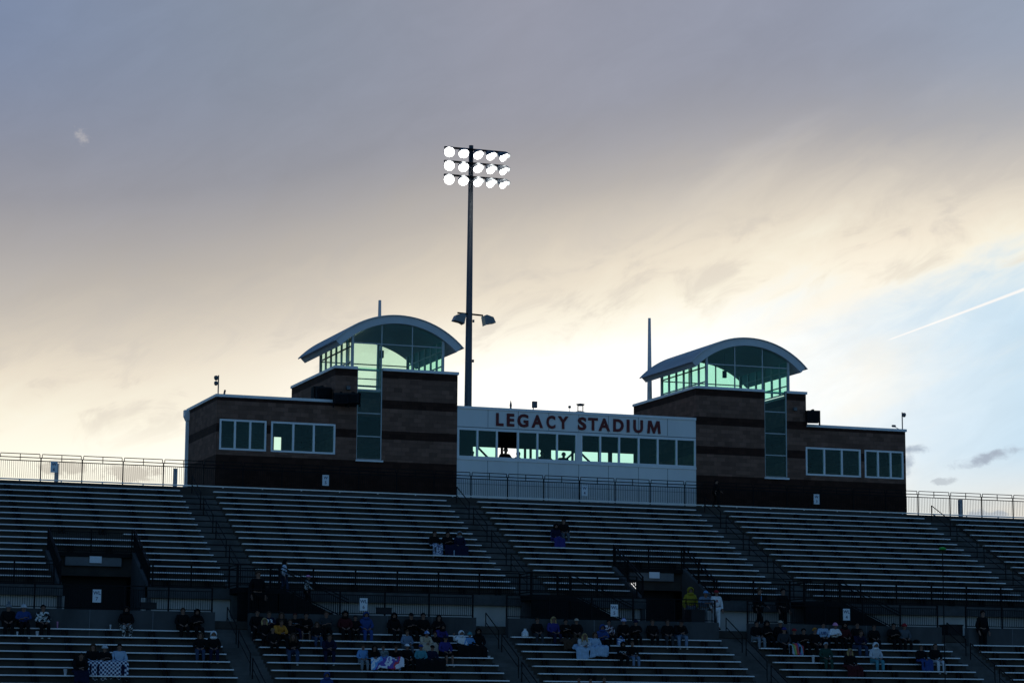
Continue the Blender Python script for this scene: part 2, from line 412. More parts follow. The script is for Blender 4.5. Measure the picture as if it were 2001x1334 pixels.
def solo(name, mb, mat, label, cat, group=None, base=None, smooth=False):
    """a thing that is one mesh, origin at its base"""
    if base is None:
        xs = [p[0] for p in mb.v]; ys = [p[1] for p in mb.v]; zs = [p[2] for p in mb.v]
        base = ((min(xs) + max(xs)) / 2, (min(ys) + max(ys)) / 2, min(zs))
    o = obj(name, mb.mesh(name, mat, base, smooth), None, base)
    return tag(o, label, cat, group)
def struct(name, mb, mat):
    return tag(obj(name, mb.mesh(name, mat)), kind='structure')

def holes(x0, x1, z0, z1, y0, y1, hs, mb=None):
    """wall in the XZ plane with rectangular holes (hx0,hx1,hz0,hz1)"""
    mb = mb or MB()
    xs = sorted({x0, x1} | {h[0] for h in hs} | {h[1] for h in hs})
    for a, b in zip(xs, xs[1:]):
        cuts = sorted([(h[2], h[3]) for h in hs if h[0] <= a + 1e-6 and h[1] >= b - 1e-6])
        z = z0
        for c, d in cuts:
            if c > z + 1e-6: mb.box(a, b, y0, y1, z, c)
            z = max(z, d)
        if z1 > z + 1e-6: mb.box(a, b, y0, y1, z, z1)
    return mb

TXT = {}
def text_mesh(s, height, mat, offset=0.0, extrude=0.01, spacing=1.0):
    """writing as a mesh standing in the XZ plane, facing -Y, lower left corner at the origin; returns mesh, width"""
    key = (s, height, mat.name, offset, extrude, spacing)
    if key in TXT: return TXT[key]
    cu = bpy.data.curves.new('lettering', 'FONT'); cu.body = s; cu.size = 1.0; cu.offset = offset; cu.extrude = 0.0; cu.space_character = spacing
    cu.resolution_u = 4
    o = bpy.data.objects.new('lettering_source', cu); col.objects.link(o)
    bpy.context.view_layer.update()
    me = bpy.data.meshes.new_from_object(o.evaluated_get(bpy.context.evaluated_depsgraph_get()))
    bpy.data.objects.remove(o); bpy.data.curves.remove(cu)
    xs = [v.co.x for v in me.vertices]; ys = [v.co.y for v in me.vertices]
    k = height / (max(ys) - min(ys)); mx_, my_ = min(xs), min(ys)
    vs = [((v.co.x - mx_) * k, (v.co.y - my_) * k) for v in me.vertices]
    fs = [tuple(p.vertices) for p in me.polygons]
    n = len(vs)
    V = [(x, -extrude, z) for x, z in vs] + [(x, 0.0, z) for x, z in vs]
    F = fs + [tuple(i + n for i in reversed(f)) for f in fs]
    ec = {}
    for f in fs:
        for a, b in zip(f, f[1:] + f[:1]):
            ec.setdefault((min(a, b), max(a, b)), []).append((a, b))
    for e, l in ec.items():
        if len(l) == 1:
            a, b = l[0]; F.append((b, a, a + n, b + n))
    m2 = bpy.data.meshes.new('lettering'); m2.from_pydata(V, [], F); m2.update(); m2.materials.append(mat)
    TXT[key] = (m2, (max(xs) - mx_) * k)
    bpy.data.meshes.remove(me)
    return TXT[key]

# ------------------------------------------------------------------ ground
struct('ground', MB().box(-1500, 1600, -900, 2500, -0.6, -0.02), pmat('dry_ground', (0.12, 0.10, 0.07, 1), 0.95, 0, 0.3, 0.05, 0.2))
struct('running_track', MB().box(-60, 140, -46, -30, -0.02, 0.004), TRACK)
struct('playing_field', MB().box(-60, 140, -124, -46, -0.02, 0.008), TURF)

# ------------------------------------------------------------------ grandstand geometry
def uY(k): return -1.75 - 0.725 * k          # upper tier: front edge and top of bench k
def uZ(k): return 13.52 - 0.347 * k
def lY(k): return -17.0 - 0.737 * k          # lower tier
def lZ(k): return 5.76 - 0.355 * k
SEATH = 0.43
def steps(fy, fz, ka, kb, T, RS, half=False, drop=1.1):
    """stepped profile from row ka to row kb: (y, z) polygon"""
    pts = []
    for k in range(ka, kb + 1):
        yb = fy(k) + T * 0.38; yf = fy(k) - T * 0.62; zz = fz(k) - SEATH
        if half:
            ym = (yb + yf) / 2
            pts += [(yb, zz + RS / 2), (ym, zz + RS / 2), (ym, zz), (yf, zz)]
        else:
            pts += [(yb, zz), (yf, zz)]
    y0, z0 = pts[0]; y1, z1 = pts[-1]
    return pts + [(y1, z1 - drop), (y0, z0 - drop - 0.35)]

upper = thing('upper_grandstand', (50, -7.5, 6.2), 'upper concrete tier of the grandstand climbing to the press box', 'grandstand')
lower = thing('lower_grandstand', (50, -20, 0.0), 'lower concrete tier of the grandstand below the concourse wall', 'grandstand')
UB = [(13.0, 27.3), (29.1, 41.9), (43.72, 56.65), (58.45, 71.15), (72.95, 86.0)]
LB = [(11.5, 25.84), (27.46, 38.48), (40.1, 51.12), (52.8, 63.58), (65.14, 78.0)]
PORT = {0: (19.36, 23.3), 2: (48.5, 52.25)}
for i, (a, b) in enumerate(UB):
    mb = MB()
    if i in PORT:
        p, q = PORT[i]
        mb.prism(steps(uY, uZ, 0, 10, 0.725, 0.347), a, b)
        mb.prism(steps(uY, uZ, 11, 15, 0.725, 0.347), a, p - 0.2)
        mb.prism(steps(uY, uZ, 11, 15, 0.725, 0.347), q + 0.2, b)
    else:
        mb.prism(steps(uY, uZ, 0, 15, 0.725, 0.347), a, b)
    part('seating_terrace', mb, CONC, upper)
for (a, b), (c, d) in zip(UB, UB[1:]):
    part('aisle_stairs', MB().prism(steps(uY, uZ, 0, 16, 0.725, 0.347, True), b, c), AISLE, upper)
    mb = MB()
    for k in range(0, 16):
        yf_ = uY(k) - 0.725 * 0.62; mb.box(b + 0.01, c - 0.01, yf_ - 0.012, yf_ + 0.004, uZ(k) - SEATH - 0.05, uZ(k) - SEATH + 0.004)
    part('step_shadow_strip', mb, STEEL, upper)  # dark strips drawn as the shadow line along each step
part('top_walkway', MB().box(13, 86, -1.05, 0.95, 13.35, 13.76).box(13, 86, -1.46, -1.05, 13.0, 13.4), CONC, upper)
mb = MB()
for a, b in ((13, PORT[0][0]), (PORT[0][1], PORT[2][0]), (PORT[2][1], 86)):
    mb.box(a, b, -13.62, -13.05, 7.36, 7.86)
part('front_beam', mb, pmat('beam_concrete', (0.07, 0.07, 0.07, 1), 0.9), upper)
part('concourse_back_wall', holes(13, 86, 6.2, 7.36, -13.35, -13.1, [(19.5, 23.1, 6.2, 7.36), (48.6, 52.0, 6.2, 7.36)]), pmat('tan_back_wall', (0.50, 0.47, 0.43, 1), 0.9, 0, 0.15, 0.7), upper)
part('concourse_floor', MB().box(13, 86, -16.2, -6.0, 5.9, 6.25), CONC, upper)
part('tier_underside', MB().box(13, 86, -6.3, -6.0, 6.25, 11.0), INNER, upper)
for i, (p, q) in PORT.items():
    zt = lambda y: uZ((-1.75 - y) / 0.725) - 0.05
    side = [(-9.6, 9.35), (-9.6, zt(-9.6)), (-13.55, zt(-13.55)), (-13.55, 6.25), (-9.6, 6.25)]
    for x in (p - 0.2, q):
        part('portal_wall', MB().prism(side[1:], x, x + 0.2), CONCW, upper)
    part('portal_beam', MB().box(p, q, -9.75, -9.45, 9.42, 9.62), STEEL, upper)
    part('portal_header', MB().box(p + 0.75, q - 0.5, -9.70, -9.45, 9.0, 9.42), pmat('header_concrete', (0.16, 0.165, 0.17, 1), 0.9, 0, 0.2, 1.2), upper)
    part('portal_dark_sheet', MB().box(p, q, -8.6, -8.4, 6.25, 9.0), SPK, upper)  # black sheet stands in for the darkness of the open passage
for i, (a, b) in enumerate(LB):
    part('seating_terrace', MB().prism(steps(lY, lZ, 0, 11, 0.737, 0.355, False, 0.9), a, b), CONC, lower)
    part('retaining_wall', MB().box(a, b, -16.6, -16.2, 5.0, 6.63), CONCW, lower)
    for x in [a + (b - a) * j / 5 for j in range(1, 5)]:
        part('wall_joint', MB().box(x - 0.012, x + 0.012, -16.603, -16.6, 5.33, 6.63), SEAM, lower)
for (a, b), (c, d) in zip(LB, LB[1:]):
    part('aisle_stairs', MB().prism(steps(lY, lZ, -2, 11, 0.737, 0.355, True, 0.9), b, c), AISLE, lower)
part('front_wall', MB().box(11.5, 78, -25.9, -25.6, 0.0, 1.9), CONCW, lower)

for x in (12.7, 86.0):
    part('end_wall', MB().prism([(0.95, 0.0), (0.95, 13.3), (-1.46, 12.9), (-13.6, 7.3), (-13.6, 0.0)], x, x + 0.3), CONCW, upper)
part('rear_wall', MB().box(13.0, 86.0, 0.6, 0.9, 0.0, 13.34), CONCW, upper)
for x in (11.2, 78.0):
    part('end_wall', MB().prism([(-16.2, 0.0), (-16.2, 6.2), (-25.9, 1.9), (-25.9, 0.0)], x, x + 0.3), CONCW, lower)
part('concourse_end', MB().box(78.0, 86.0, -16.4, -16.2, 0.0, 7.3), CONCW, lower)

# ------------------------------------------------------------------ benches
ORD = ['first', 'second', 'third', 'fourth', 'fifth', 'sixth', 'seventh', 'eighth', 'ninth', 'tenth', 'eleventh', 'twelfth', 'thirteenth', 'fourteenth', 'fifteenth', 'sixteenth']
UNAME = ['upper far left block', 'upper block below sign W5', 'upper block below sign W4', 'upper block below sign W3', 'upper far right block']
LNAME = ['lower block below sign WL7', 'lower block below sign WL6', 'lower block below sign WL5', 'lower block below sign WL4', 'lower far right block']
BM = {}
def bench_mesh(Ln):
    k = round(Ln, 2)
    if k not in BM:
        mb = MB()
        h = Ln / 2
        for y0, y1 in ((0.0, 0.117), (0.125, 0.25)):
            mb.prism([(y0 + 0.030, 0.0), (y0, -0.030), (y0, -0.052), (y0 + 0.012, -0.052), (y0 + 0.012, -0.03), (y1 - 0.012, -0.03), (y1 - 0.012, -0.052), (y1, -0.052), (y1, -0.008), (y1 - 0.008, 0.0)][::-1], -h, h)
        BM[k] = mb.mesh('seat', ALU)
    return BM[k]
br = MB()
br.box(-0.16, 0.16, 0.03, 0.23, -0.075, -0.053)
for x_ in (-0.10, 0.10):
    br.box(x_ - 0.045, x_ + 0.045, 0.06, 0.17, -SEATH + 0.015, -0.075)
br.box(-0.10, 0.10, 0.10, 0.13, -0.16, -0.10)
br.box(-0.16, 0.16, 0.05, 0.21, -SEATH, -SEATH + 0.015)
BRM = br.mesh('support', BRACK)
def bench(x0, x1, y, z, label, group):
    t_ = thing('bench', ((x0 + x1) / 2, y, z), label, 'bench', group)
    obj('seat', bench_mesh(x1 - x0), t_)
    n = max(1, round((x1 - x0) / 1.9)); sp = (x1 - x0) / n
    for j in range(n):
        obj('support', BRM, t_, (-(x1 - x0) / 2 + sp * (j + 0.5) + random.uniform(-0.06, 0.06), 0, 0))
ENDS = {0: ({8: 19.72, 11: 19.0, 12: 19.0, 13: 18.95, 14: 18.95, 15: 18.95}, {8: 23.3, 11: 23.55, 12: 23.55, 13: 23.55, 14: 23.55, 15: 23.55}),
        2: ({11: 48.25, 12: 48.1, 13: 48.05, 14: 48.05, 15: 48.05}, {11: 52.5, 12: 52.5, 13: 52.5, 14: 52.5, 15: 52.5})}
for i, (a, b) in enumerate(UB):
    a = max(a, 15.5); b = min(b, 81.0)
    for k in range(16):
        row = ORD[k] + ' bench row from top, ' + UNAME[i]
        if i in ENDS and k in ENDS[i][0]:
            bench(a, ENDS[i][0][k], uY(k), uZ(k), row + ', left of portal', 'aluminium benches of the upper tier')
            bench(ENDS[i][1][k], b, uY(k), uZ(k), row + ', right of portal', 'aluminium benches of the upper tier')
        else:
            bench(a, b, uY(k), uZ(k), 'aluminium ' + row, 'aluminium benches of the upper tier')
for i, (a, b) in enumerate(LB):
    a = max(a, 14.0); b = min(b, 74.0)
    for k in range(11):
        bench(a + 0.05, b - 0.05, lY(k), lZ(k), 'aluminium ' + ORD[k] + ' bench row from the top in the ' + LNAME[i], 'aluminium benches of the lower tier')

# ------------------------------------------------------------------ railings
def top_panel():
    mb = MB(); P = 2.141; h = P - 0.10
    for z in (1.305, 1.14):
        mb.bar((0, 0, z), (P, 0, z), 0.045)
    mb.bar((0.06, 0, 1.49), (P - 0.06, 0, 1.49), 0.04)
    for x in (0.06, P - 0.06, P / 2):
        mb.bar((x, 0, 1.16 if x == P / 2 else 1.32), (x, 0, 1.47), 0.035)
    for j in range(1, 20):
        x = P * j / 20
        mb.box(x - 0.008, x + 0.008, -0.008, 0.008, 0.25, 1.12)
    return mb
tr_ = thing('top_railing', (18.2, 0, 13.76), 'long black picket railing along the top walkway below the press box', 'railing')
pm = top_panel().mesh('rail_panel', STEEL)
post = MB().box(-0.03, 0.03, -0.03, 0.03, 0, 1.32).mesh('post', STEEL)
toe = MB().box(0, 2.141, -0.03, 0.03, 0.135, 0.20).box(1.04, 1.10, -0.02, 0.02, 0.0, 0.13).mesh('toe_rail', ALU)
for n in range(-2, 31):
    x = 2.141 * n
    obj('rail_panel', pm, tr_, (x, 0, 0)); obj('post', post, tr_, (x, 0, 0)); obj('toe_rail', toe, tr_, (x, -0.06, 0))

def fence(name, x0, x1, y, z0, h, label, group=None, blocks=False):
    t_ = thing(name, ((x0 + x1) / 2, y, z0), label, 'railing', group)
    n = max(1, round((x1 - x0) / 2.1)); P = (x1 - x0) / n
    for j in range(n):
        a = x0 + P * j; mb = MB()
        mb.bar((a, y, z0 + h), (a + P, y, z0 + h), 0.05); mb.bar((a, y, z0 + h - 0.16), (a + P, y, z0 + h - 0.16), 0.035); mb.bar((a, y, z0 + 0.09), (a + P, y, z0 + 0.09), 0.04)
        m_ = max(2, round(P / 0.105))
        for k in range(1, m_):
            x = a + P * k / m_
            mb.box(x - 0.009, x + 0.009, y - 0.009, y + 0.009, z0 + 0.1, z0 + h - 0.17)
        part('rail_panel', mb, STEEL, t_)
    for j in range(n + 1):
        x = x0 + P * j
        part('post', MB().box(x - 0.035, x + 0.035, y - 0.035, y + 0.035, z0, z0 + h), STEEL, t_)
    return t_
cuts = [13.5, 18.95, None, 23.55, 27.2, None, 29.2, 41.8, None, 43.8, 48.05, None, 52.45, 56.55, None, 58.55, 71.05, None, 73.05, 80]
segs = []
cur = []
for c in cuts + [None]:
    if c is None:
        segs.append(cur); cur = []
    else: cur.append(c)
UL = ['left of the left portal', 'between the left portal and the leftmost aisle', 'below the benches under sign W5', 'left of the right portal', 'right of the right portal', 'below the benches under sign W3', 'below the far right upper benches']
for s, l in zip(segs, UL):
    fence('front_railing', s[0], s[1], -13.5, 7.86, 1.09, 'black picket railing on the upper tier front, ' + l, 'front railings of the upper tier')
LL = ['under the left portal, at sign WL7', 'behind sign WL6', 'behind sign WL5', 'behind sign WL4', 'at the far right']
for (a, b), l in zip(LB, LL):
    fence('concourse_railing', max(a, 13.6), b - 0.1, -16.35, 6.63, 1.1, 'black picket railing on the concourse wall ' + l, 'concourse railings')
for i, l in ((0, 'left'), (2, 'right')):
    p, q = PORT[i]
    fence('portal_railing', p, q, -9.6, 9.62, 1.15, 'black picket railing above the ' + l + ' portal header', 'portal header railings')
    for x, sd_ in ((p - 0.1, 'left'), (q + 0.1, 'right')):
        mb = MB()
        zf = lambda y: uZ((-1.75 - y) / 0.725) - 0.05
        for h in (1.1, 0.92, 0.2):
            mb.bar((x, -9.6, zf(-9.6) + h), (x, -13.5, zf(-13.5) + h), 0.05)
        for j in range(38):
            y = -9.7 - 3.8 * j / 37
            mb.box(x - 0.009, x + 0.009, y - 0.009, y + 0.009, zf(y) + 0.2, zf(y) + 0.92)
        for y in (-9.65, -11.5, -13.45):
            mb.box(x - 0.035, x + 0.035, y - 0.035, y + 0.035, zf(y), zf(y) + 1.1)
        solo('portal_side_railing', mb, STEEL, 'sloping black railing down the ' + sd_ + ' side of the ' + l + ' portal', 'railing', 'portal side railings')

def hand_rail(x, fy, fz, ka, kb, label, group):
    ya, yb = fy(ka), fy(kb); za, zb = fz(ka) - SEATH, fz(kb) - SEATH
    t_ = thing('handrail', (x, (ya + yb) / 2, zb), label, 'handrail', group)
    part('top_rail', MB().tube((x, ya, za + 1.0), (x, yb, zb + 1.0), 0.026), STEEL, t_)
    part('middle_rail', MB().tube((x, ya, za + 0.55), (x, yb, zb + 0.55), 0.02), STEEL, t_)
    part('post', MB().tube((x, ya, za), (x, ya, za + 1.0), 0.026), STEEL, t_)
    part('post', MB().tube((x, yb, zb), (x, yb, zb + 1.0), 0.026), STEEL, t_)
AN = ['leftmost upper aisle', 'second upper aisle from the left', 'upper aisle between signs W4 and W3', 'rightmost upper aisle']
for i in range(4):
    x = UB[i][1] + 0.72
    for j, (ka, kb) in enumerate([(-0.6, 2.3), (3.3, 6.3), (7.3, 10.4), (11.4, 14.6)]):
        hand_rail(x, uY, uZ, ka, kb, 'black pipe handrail, ' + ORD[j] + ' from the top in the ' + AN[i], 'aisle handrails')
AL = ['leftmost lower aisle', 'second lower aisle from the left', 'lower aisle between signs WL5 and WL4', 'rightmost lower aisle']
for i in range(4):
    x = LB[i][1] + 0.75
    for j, (ka, kb) in enumerate([(-1.6, 0.9), (1.5, 4.6), (5.2, 8.6)]):
        hand_rail(x, lY, lZ, ka, kb, 'black pipe handrail, ' + ORD[j] + ' from the top in the ' + AL[i], 'aisle handrails')

# stairs from the foot of each upper aisle down to the concourse, running to the right
for i in range(4):
    a = UB[i][1] - 0.1; b = UB[i + 1][0] + 0.1
    t_ = thing('concourse_stairs', ((a + b) / 2, -14.4, 6.25), 'dark steel stairs at the foot of the ' + AN[i], 'stairs', 'stairs down to the concourse')
    part('landing', MB().box(a, b, -15.2, -13.63, 7.6, 7.86), STEEL, t_)
    part('support_wall', MB().box(a + 0.05, b - 0.05, -15.15, -15.0, 6.25, 7.6), STEEL, t_)
    mb = MB(); Ln = 3.4
    for j in range(9):
        mb.box(b + Ln * j / 9, b + Ln * (j + 1) / 9, -15.05, -13.8, 6.25, 7.86 - 1.61 * (j + 1) / 9 + 0.15)
    part('flight', mb, STEEL, t_)
    part('stringer', MB().prismy([(b, 7.9), (b, 6.25), (b + Ln + 0.3, 6.25)], -15.2, -15.06), STEEL, t_)
    mb = MB()
    for z in (1.05, 0.9, 0.12):
        mb.bar((b, -15.15, 7.86 + z), (b + Ln, -15.15, 6.35 + z), 0.045)
        mb.bar((a, -15.15, 7.86 + z), (b, -15.15, 7.86 + z), 0.045)
        mb.bar((a, -15.15, 7.86 + z), (a, -13.6, 7.86 + z), 0.045)
    for j in range(32):
        x = b + Ln * j / 31
        zz = 7.86 - 1.51 * j / 31
        mb.box(x - 0.009, x + 0.009, -15.16, -15.14, zz + 0.12, zz + 0.9)
    for j in range(17):
        x = a + (b - a) * j / 17
        mb.box(x - 0.009, x + 0.009, -15.16, -15.14, 7.98, 8.76)
    for x in (a, b):
        mb.box(x - 0.05, x + 0.05, -15.2, -15.1, 7.86, 8.95)
    part('guard_rail', mb, STEEL, t_)

# ------------------------------------------------------------------ press box building
bld = thing('press_box_building', (50.65, 4.5, 13.4), 'long block press box with two vaulted glass towers and white middle on the stand', 'building')
YB = 1.0
MX = 101.3                                   # mirror: x -> MX - x
def window(x0, x1, z0, z1, mulls, fw_=0.10, pane_mat=None, skip=()):
    mb = MB(); y0, y1 = YB - 0.03, YB + 0.10
    mb.box(x0, x1, y0, y1, z0, z0 + fw_); mb.box(x0, x1, y0, y1, z1 - fw_, z1)
    mb.box(x0, x0 + fw_, y0, y1, z0 + fw_, z1 - fw_); mb.box(x1 - fw_, x1, y0, y1, z0 + fw_, z1 - fw_)
    for m_ in mulls:
        mb.box(m_ - 0.055, m_ + 0.055, y0 + 0.004, y1, z0 + fw_, z1 - fw_)
    f = part('window', mb, FRAME, bld)
    xs = [x0 + fw_] + [q for m_ in mulls for q in (m_ - 0.055, m_ + 0.055)] + [x1 - fw_]
    for j in range(0, len(xs), 2):
        if j // 2 in skip: continue
        part('pane', MB().box(xs[j], xs[j + 1], YB + 0.03, YB + 0.045, z0 + fw_, z1 - fw_), pane_mat or GLASS, f)
    return f
def mir(l, m): return [(MX - b, MX - a, c, d) for a, b, c, d in l] if m else l
for m in (False, True):
    X = (lambda x: MX - x) if m else (lambda x: x)
    def bx(mb, a, b, *r):
        a, b = sorted((X(a), X(b)))
        return mb.box(a, b, *r)
    # ---- wing
    W1, W2 = (29.95, 32.53), (32.79, 36.39)
    hs = mir([(W1[0], W1[1], 16.02, 17.67), (W2[0], 36.33, 16.02, 17.67)], m)
    mb = holes(min(X(29.78), X(36.33)), max(X(29.78), X(36.33)), 13.0, 18.86, YB, YB + 0.3, hs)
    bx(mb, 29.78, 30.08, YB + 0.3, 8.1, 13.0, 18.86)
    hb = [(34.72, 35.21, 16.88, 17.65)] if not m else []
    mb = holes(min(X(30.08), X(36.33)), max(X(30.08), X(36.33)), 13.0, 18.86, 7.8, 8.1, hb, mb)
    wing = part('wing_wall', mb, WALL, bld)
    mb = MB(); bx(mb, 30.08, 36.33, YB + 0.3, 7.8, 18.3, 18.55); bx(mb, 30.08, 36.33, YB + 0.31, 7.8, 14.6, 14.8)
    part('flat_roof', mb, INNER, wing)
    mb = MB(); bx(mb, 29.70, 36.31, YB - 0.06, YB + 0.36, 18.86, 19.01); bx(mb, 29.70, 30.14, YB + 0.36, 8.16, 18.86, 19.01)
    part('coping', mb, CAP, wing)
    for (a, b), ms in ((W1, (30.80, 31.64)), (W2, (34.03, 35.18))):
        a, b = sorted((X(a), X(b)))
        window(a, b, 16.02, 17.67, sorted(X(q) for q in ms))
    # ---- tower
    a, b = sorted((X(36.33), X(43.40)))
    sx = sorted((X(37.60), X(39.02)))
    w2h = sorted((X(36.33), X(36.39)))
    mb = holes(a, b, 13.0, 20.76, YB - 0.003, YB + 0.3, [(sx[0], sx[1], 15.84, 20.76), (w2h[0], w2h[1], 16.02, 17.67)])
    for xa, xb in ((36.33, 36.63), (43.10, 43.40)):
        xa, xb = sorted((X(xa), X(xb)))
        mb.box(xa, xb, YB + 0.3, 9.9, 13.0, 20.76)
    mb.box(a, b, 9.9, 10.2, 13.0, 20.76)
    tower = part('tower_wall', mb, WALL, bld)
    mb = MB()
    for xa, xb in ((a - 0.06, sx[0] - 0.02), (sx[1] + 0.02, b + 0.06)):
        mb.box(xa, xb, YB - 0.08, YB + 0.38, 20.76, 20.91)
    mb.box(a - 0.06, a + 0.36, YB + 0.38, 10.26, 20.76, 20.91); mb.box(b - 0.36, b + 0.06, YB + 0.38, 10.26, 20.76, 20.91)
    mb.box(a + 0.36, b - 0.36, 9.84, 10.26, 20.76, 20.91)
    part('coping', mb, CAP, tower)
    # glazed strip
    mb = MB()
    for z in (15.84, 17.10, 18.37, 19.64):
        mb.box(sx[0] + 0.03, sx[1] - 0.03, YB + 0.03, YB + 0.12, z - 0.03, z + 0.03)
    mb.box(sx[0], sx[0] + 0.03, YB + 0.0, YB + 0.12, 15.84, 20.9); mb.box(sx[1] - 0.05, sx[1], YB - 0.005, YB + 0.12, 15.84, 20.9)
    sf = part('strip_window', mb, MULL, tower)
    part('strip_pane', MB().box(sx[0] + 0.03, sx[1] - 0.05, YB + 0.07, YB + 0.085, 15.87, 20.9), GLASS, tower)
    part('sill', MB().box(sx[0] - 0.05, sx[1] + 0.09, YB - 0.12, YB + 0.1, 15.70, 15.80), CAP, tower)
    # lantern room
    cx = X(39.98); hw = 2.68; yf, yb = YB + 0.25, 7.7
    RO = 5.12; zc = 23.87 - RO; RI = RO - 0.42
    zarc = lambda x, r=RI: zc + math.sqrt(max(r * r - (x - cx) ** 2, 0.0))
    mb = MB()
    for y in (yf, yb):
        for s in (-1, 1):
            xx = cx + s * (hw - 0.06)
            mb.box(xx - 0.07, xx + 0.07, y - 0.07, y + 0.07, 20.76, zarc(xx) - 0.02)
        for o_ in (-0.95, 0.82):
            xx = cx + (o_ if not m else -o_)
            mb.box(xx - 0.03, xx + 0.03, y - 0.04, y + 0.04, 20.80, zarc(xx) - 0.02)
        zt = 22.27 if y == yf else 22.05
        mb.box(cx - hw + 0.13, cx + hw - 0.13, y - 0.035, y + 0.035, zt - 0.03, zt + 0.03)
        mb.box(cx - hw + 0.13, cx + hw - 0.13, y - 0.05, y + 0.05, 20.74, 20.84)
        if y == yb: mb.box(cx - hw + 0.13, cx + hw - 0.13, y - 0.035, y + 0.035, 21.18, 21.24)
    for s in (-1, 1):
        xx = cx + s * (hw - 0.06)
        for j in range(1, 6):
            y = yf + (yb - yf) * j / 6
            mb.box(xx - 0.05, xx + 0.05, y - 0.06, y + 0.06, 20.84, zarc(xx) - 0.02)
        for z in (20.80, 21.25, 22.1):
            mb.box(xx - 0.04, xx + 0.04, yf + 0.07, yb - 0.07, z - 0.03, z + 0.03)
    lf = part('lantern_frame', mb, MULL, tower)
    def arc_poly(x0, x1, zb, n=14):
        return [(x0, zb)] + [(x1, zb)] + [(x1 + (x0 - x1) * k / n, zarc(x1 + (x0 - x1) * k / n)) for k in range(n + 1)]
    mb = MB()
    mb.prismy(arc_poly(cx - hw, cx + hw, 20.83), yf + 0.0, yf + 0.012)
    part('rear_glass', MB().prismy(arc_poly(cx - hw, cx + hw, 20.83), yb, yb + 0.012), GLASS if m else CLEAR, tower)
    for s in (-1, 1):
        xx = cx + s * (hw - 0.06)
        mb.box(xx - 0.006, xx + 0.006, yf + 0.014, yb - 0.002, 20.83, zarc(xx))
    part('lantern_glass', mb, GLASS, tower)
    # vaulted roof
    ha = math.asin(3.66 / RO); n = 28
    out = [(cx + RO * math.sin(-ha + 2 * ha * k / n), zc + RO * math.cos(-ha + 2 * ha * k / n)) for k in range(n + 1)]
    inn = [(cx + RI * math.sin(-ha + 2 * ha * k / n), zc + RI * math.cos(-ha + 2 * ha * k / n)) for k in range(n + 1)]
    mb = MB().prismy(out[::-1] + inn, YB + 0.02, 8.45)
    rf = part('vault_roof', mb, FASC, tower)
    # standing-seam sheet over the vault, with ribs along the slope
    RS_ = RO + 0.035
    o2 = [(cx + RS_ * math.sin(-ha * 1.03 + 2.06 * ha * k / n), zc + RS_ * math.cos(-ha * 1.03 + 2.06 * ha * k / n)) for k in range(n + 1)]
    o3 = [(cx + (RO + 0.004) * math.sin(-ha * 1.03 + 2.06 * ha * k / n), zc + (RO + 0.004) * math.cos(-ha * 1.03 + 2.06 * ha * k / n)) for k in range(n + 1)]
    mb = MB().prismy(o2[::-1] + o3, YB - 0.08, 8.5)
    for j in range(24):
        y = YB + 0.1 + 7.3 * j / 23
        RR = RS_ + 0.035
        o4 = [(cx + RR * math.sin(-ha * 1.03 + 2.06 * ha * k / n), zc + RR * math.cos(-ha * 1.03 + 2.06 * ha * k / n)) for k in range(n + 1)]
        mb.prismy(o4[::-1] + o2, y - 0.012, y + 0.012)
    part('roof_sheet', mb, ROOFM, tower)
    # inner shaft of the lift, seen through the glass
    ex = cx + (0.55 if not m else -0.55)
    part('lift_core', MB().box(ex + 0.5 if not m else ex - 1.6, ex + 1.6 if not m else ex - 0.5, 5.0, 6.6, 14.8, 21.25), pmat('lift_core_paint', (0.16, 0.2, 0.2, 1), 0.8), tower)
    part('hanging_lamp', MB().box(cx - 0.05, cx + 0.15, 4.4, 4.6, 22.0, 22.42).box(cx + 0.04, cx + 0.06, 4.49, 4.51, 22.42, zarc(cx)), SPK, tower)
    part('stair_landing', MB().box(a + 0.3, b - 0.3, YB + 1.8, 9.9, 18.2, 18.4), INNER, tower)
# ---- white middle
CX0, CX1 = 43.402, 57.898
groups_ = [(43.45, 50.52, [44.59, 45.74, 47.00, 48.16, 49.34]), (50.79, 57.85, [51.96, 53.12, 54.32, 55.50, 56.67])]
mb = holes(CX0, CX1, 13.0, 18.90, YB + 0.004, YB + 0.16, [(g[0], g[1], 16.20, 17.78) for g in groups_])
mid = part('panel_wall', mb, PANEL, bld)
mb = MB()
for x in (45.21, 47.01, 48.84, 50.66, 52.47, 54.31, 56.12):
    mb.box(x - 0.012, x + 0.012, YB - 0.0, YB + 0.004, 17.92, 18.9); mb.box(x - 0.012, x + 0.012, YB, YB + 0.004, 13.0, 16.05)
mb.box(CX0, CX1, YB, YB + 0.004, 17.86, 17.90); mb.box(CX0, CX1, YB, YB + 0.004, 14.72, 14.74)
part('panel_joint', mb, SEAM, mid)
part('coping', MB().box(CX0, CX1, YB - 0.06, YB + 0.3, 18.90, 19.04), CAP, mid)
part('window_sill', MB().box(CX0, CX1, YB - 0.05, YB + 0.003, 16.06, 16.19), CAP, mid)
for gi, (a, b, ms) in enumerate(groups_):
    window(a, b, 16.20, 17.78, ms, 0.07, GLASSC, (2,) if gi == 0 else ())
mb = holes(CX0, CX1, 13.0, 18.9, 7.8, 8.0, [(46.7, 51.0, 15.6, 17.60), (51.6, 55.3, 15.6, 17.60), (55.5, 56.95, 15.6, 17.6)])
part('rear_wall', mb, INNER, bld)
mb = MB()
for x0, z0, x1, z1 in ((46.9, 17.6, 48.4, 16.2), (50.0, 16.0, 51.2, 17.5), (50.9, 17.6, 52.6, 16.1), (51.3, 16.0, 53.1, 17.6), (53.3, 17.6, 55.0, 16.1)):
    mb.bar((x0, 7.7, z0), (x1, 7.7, z1), 0.10)
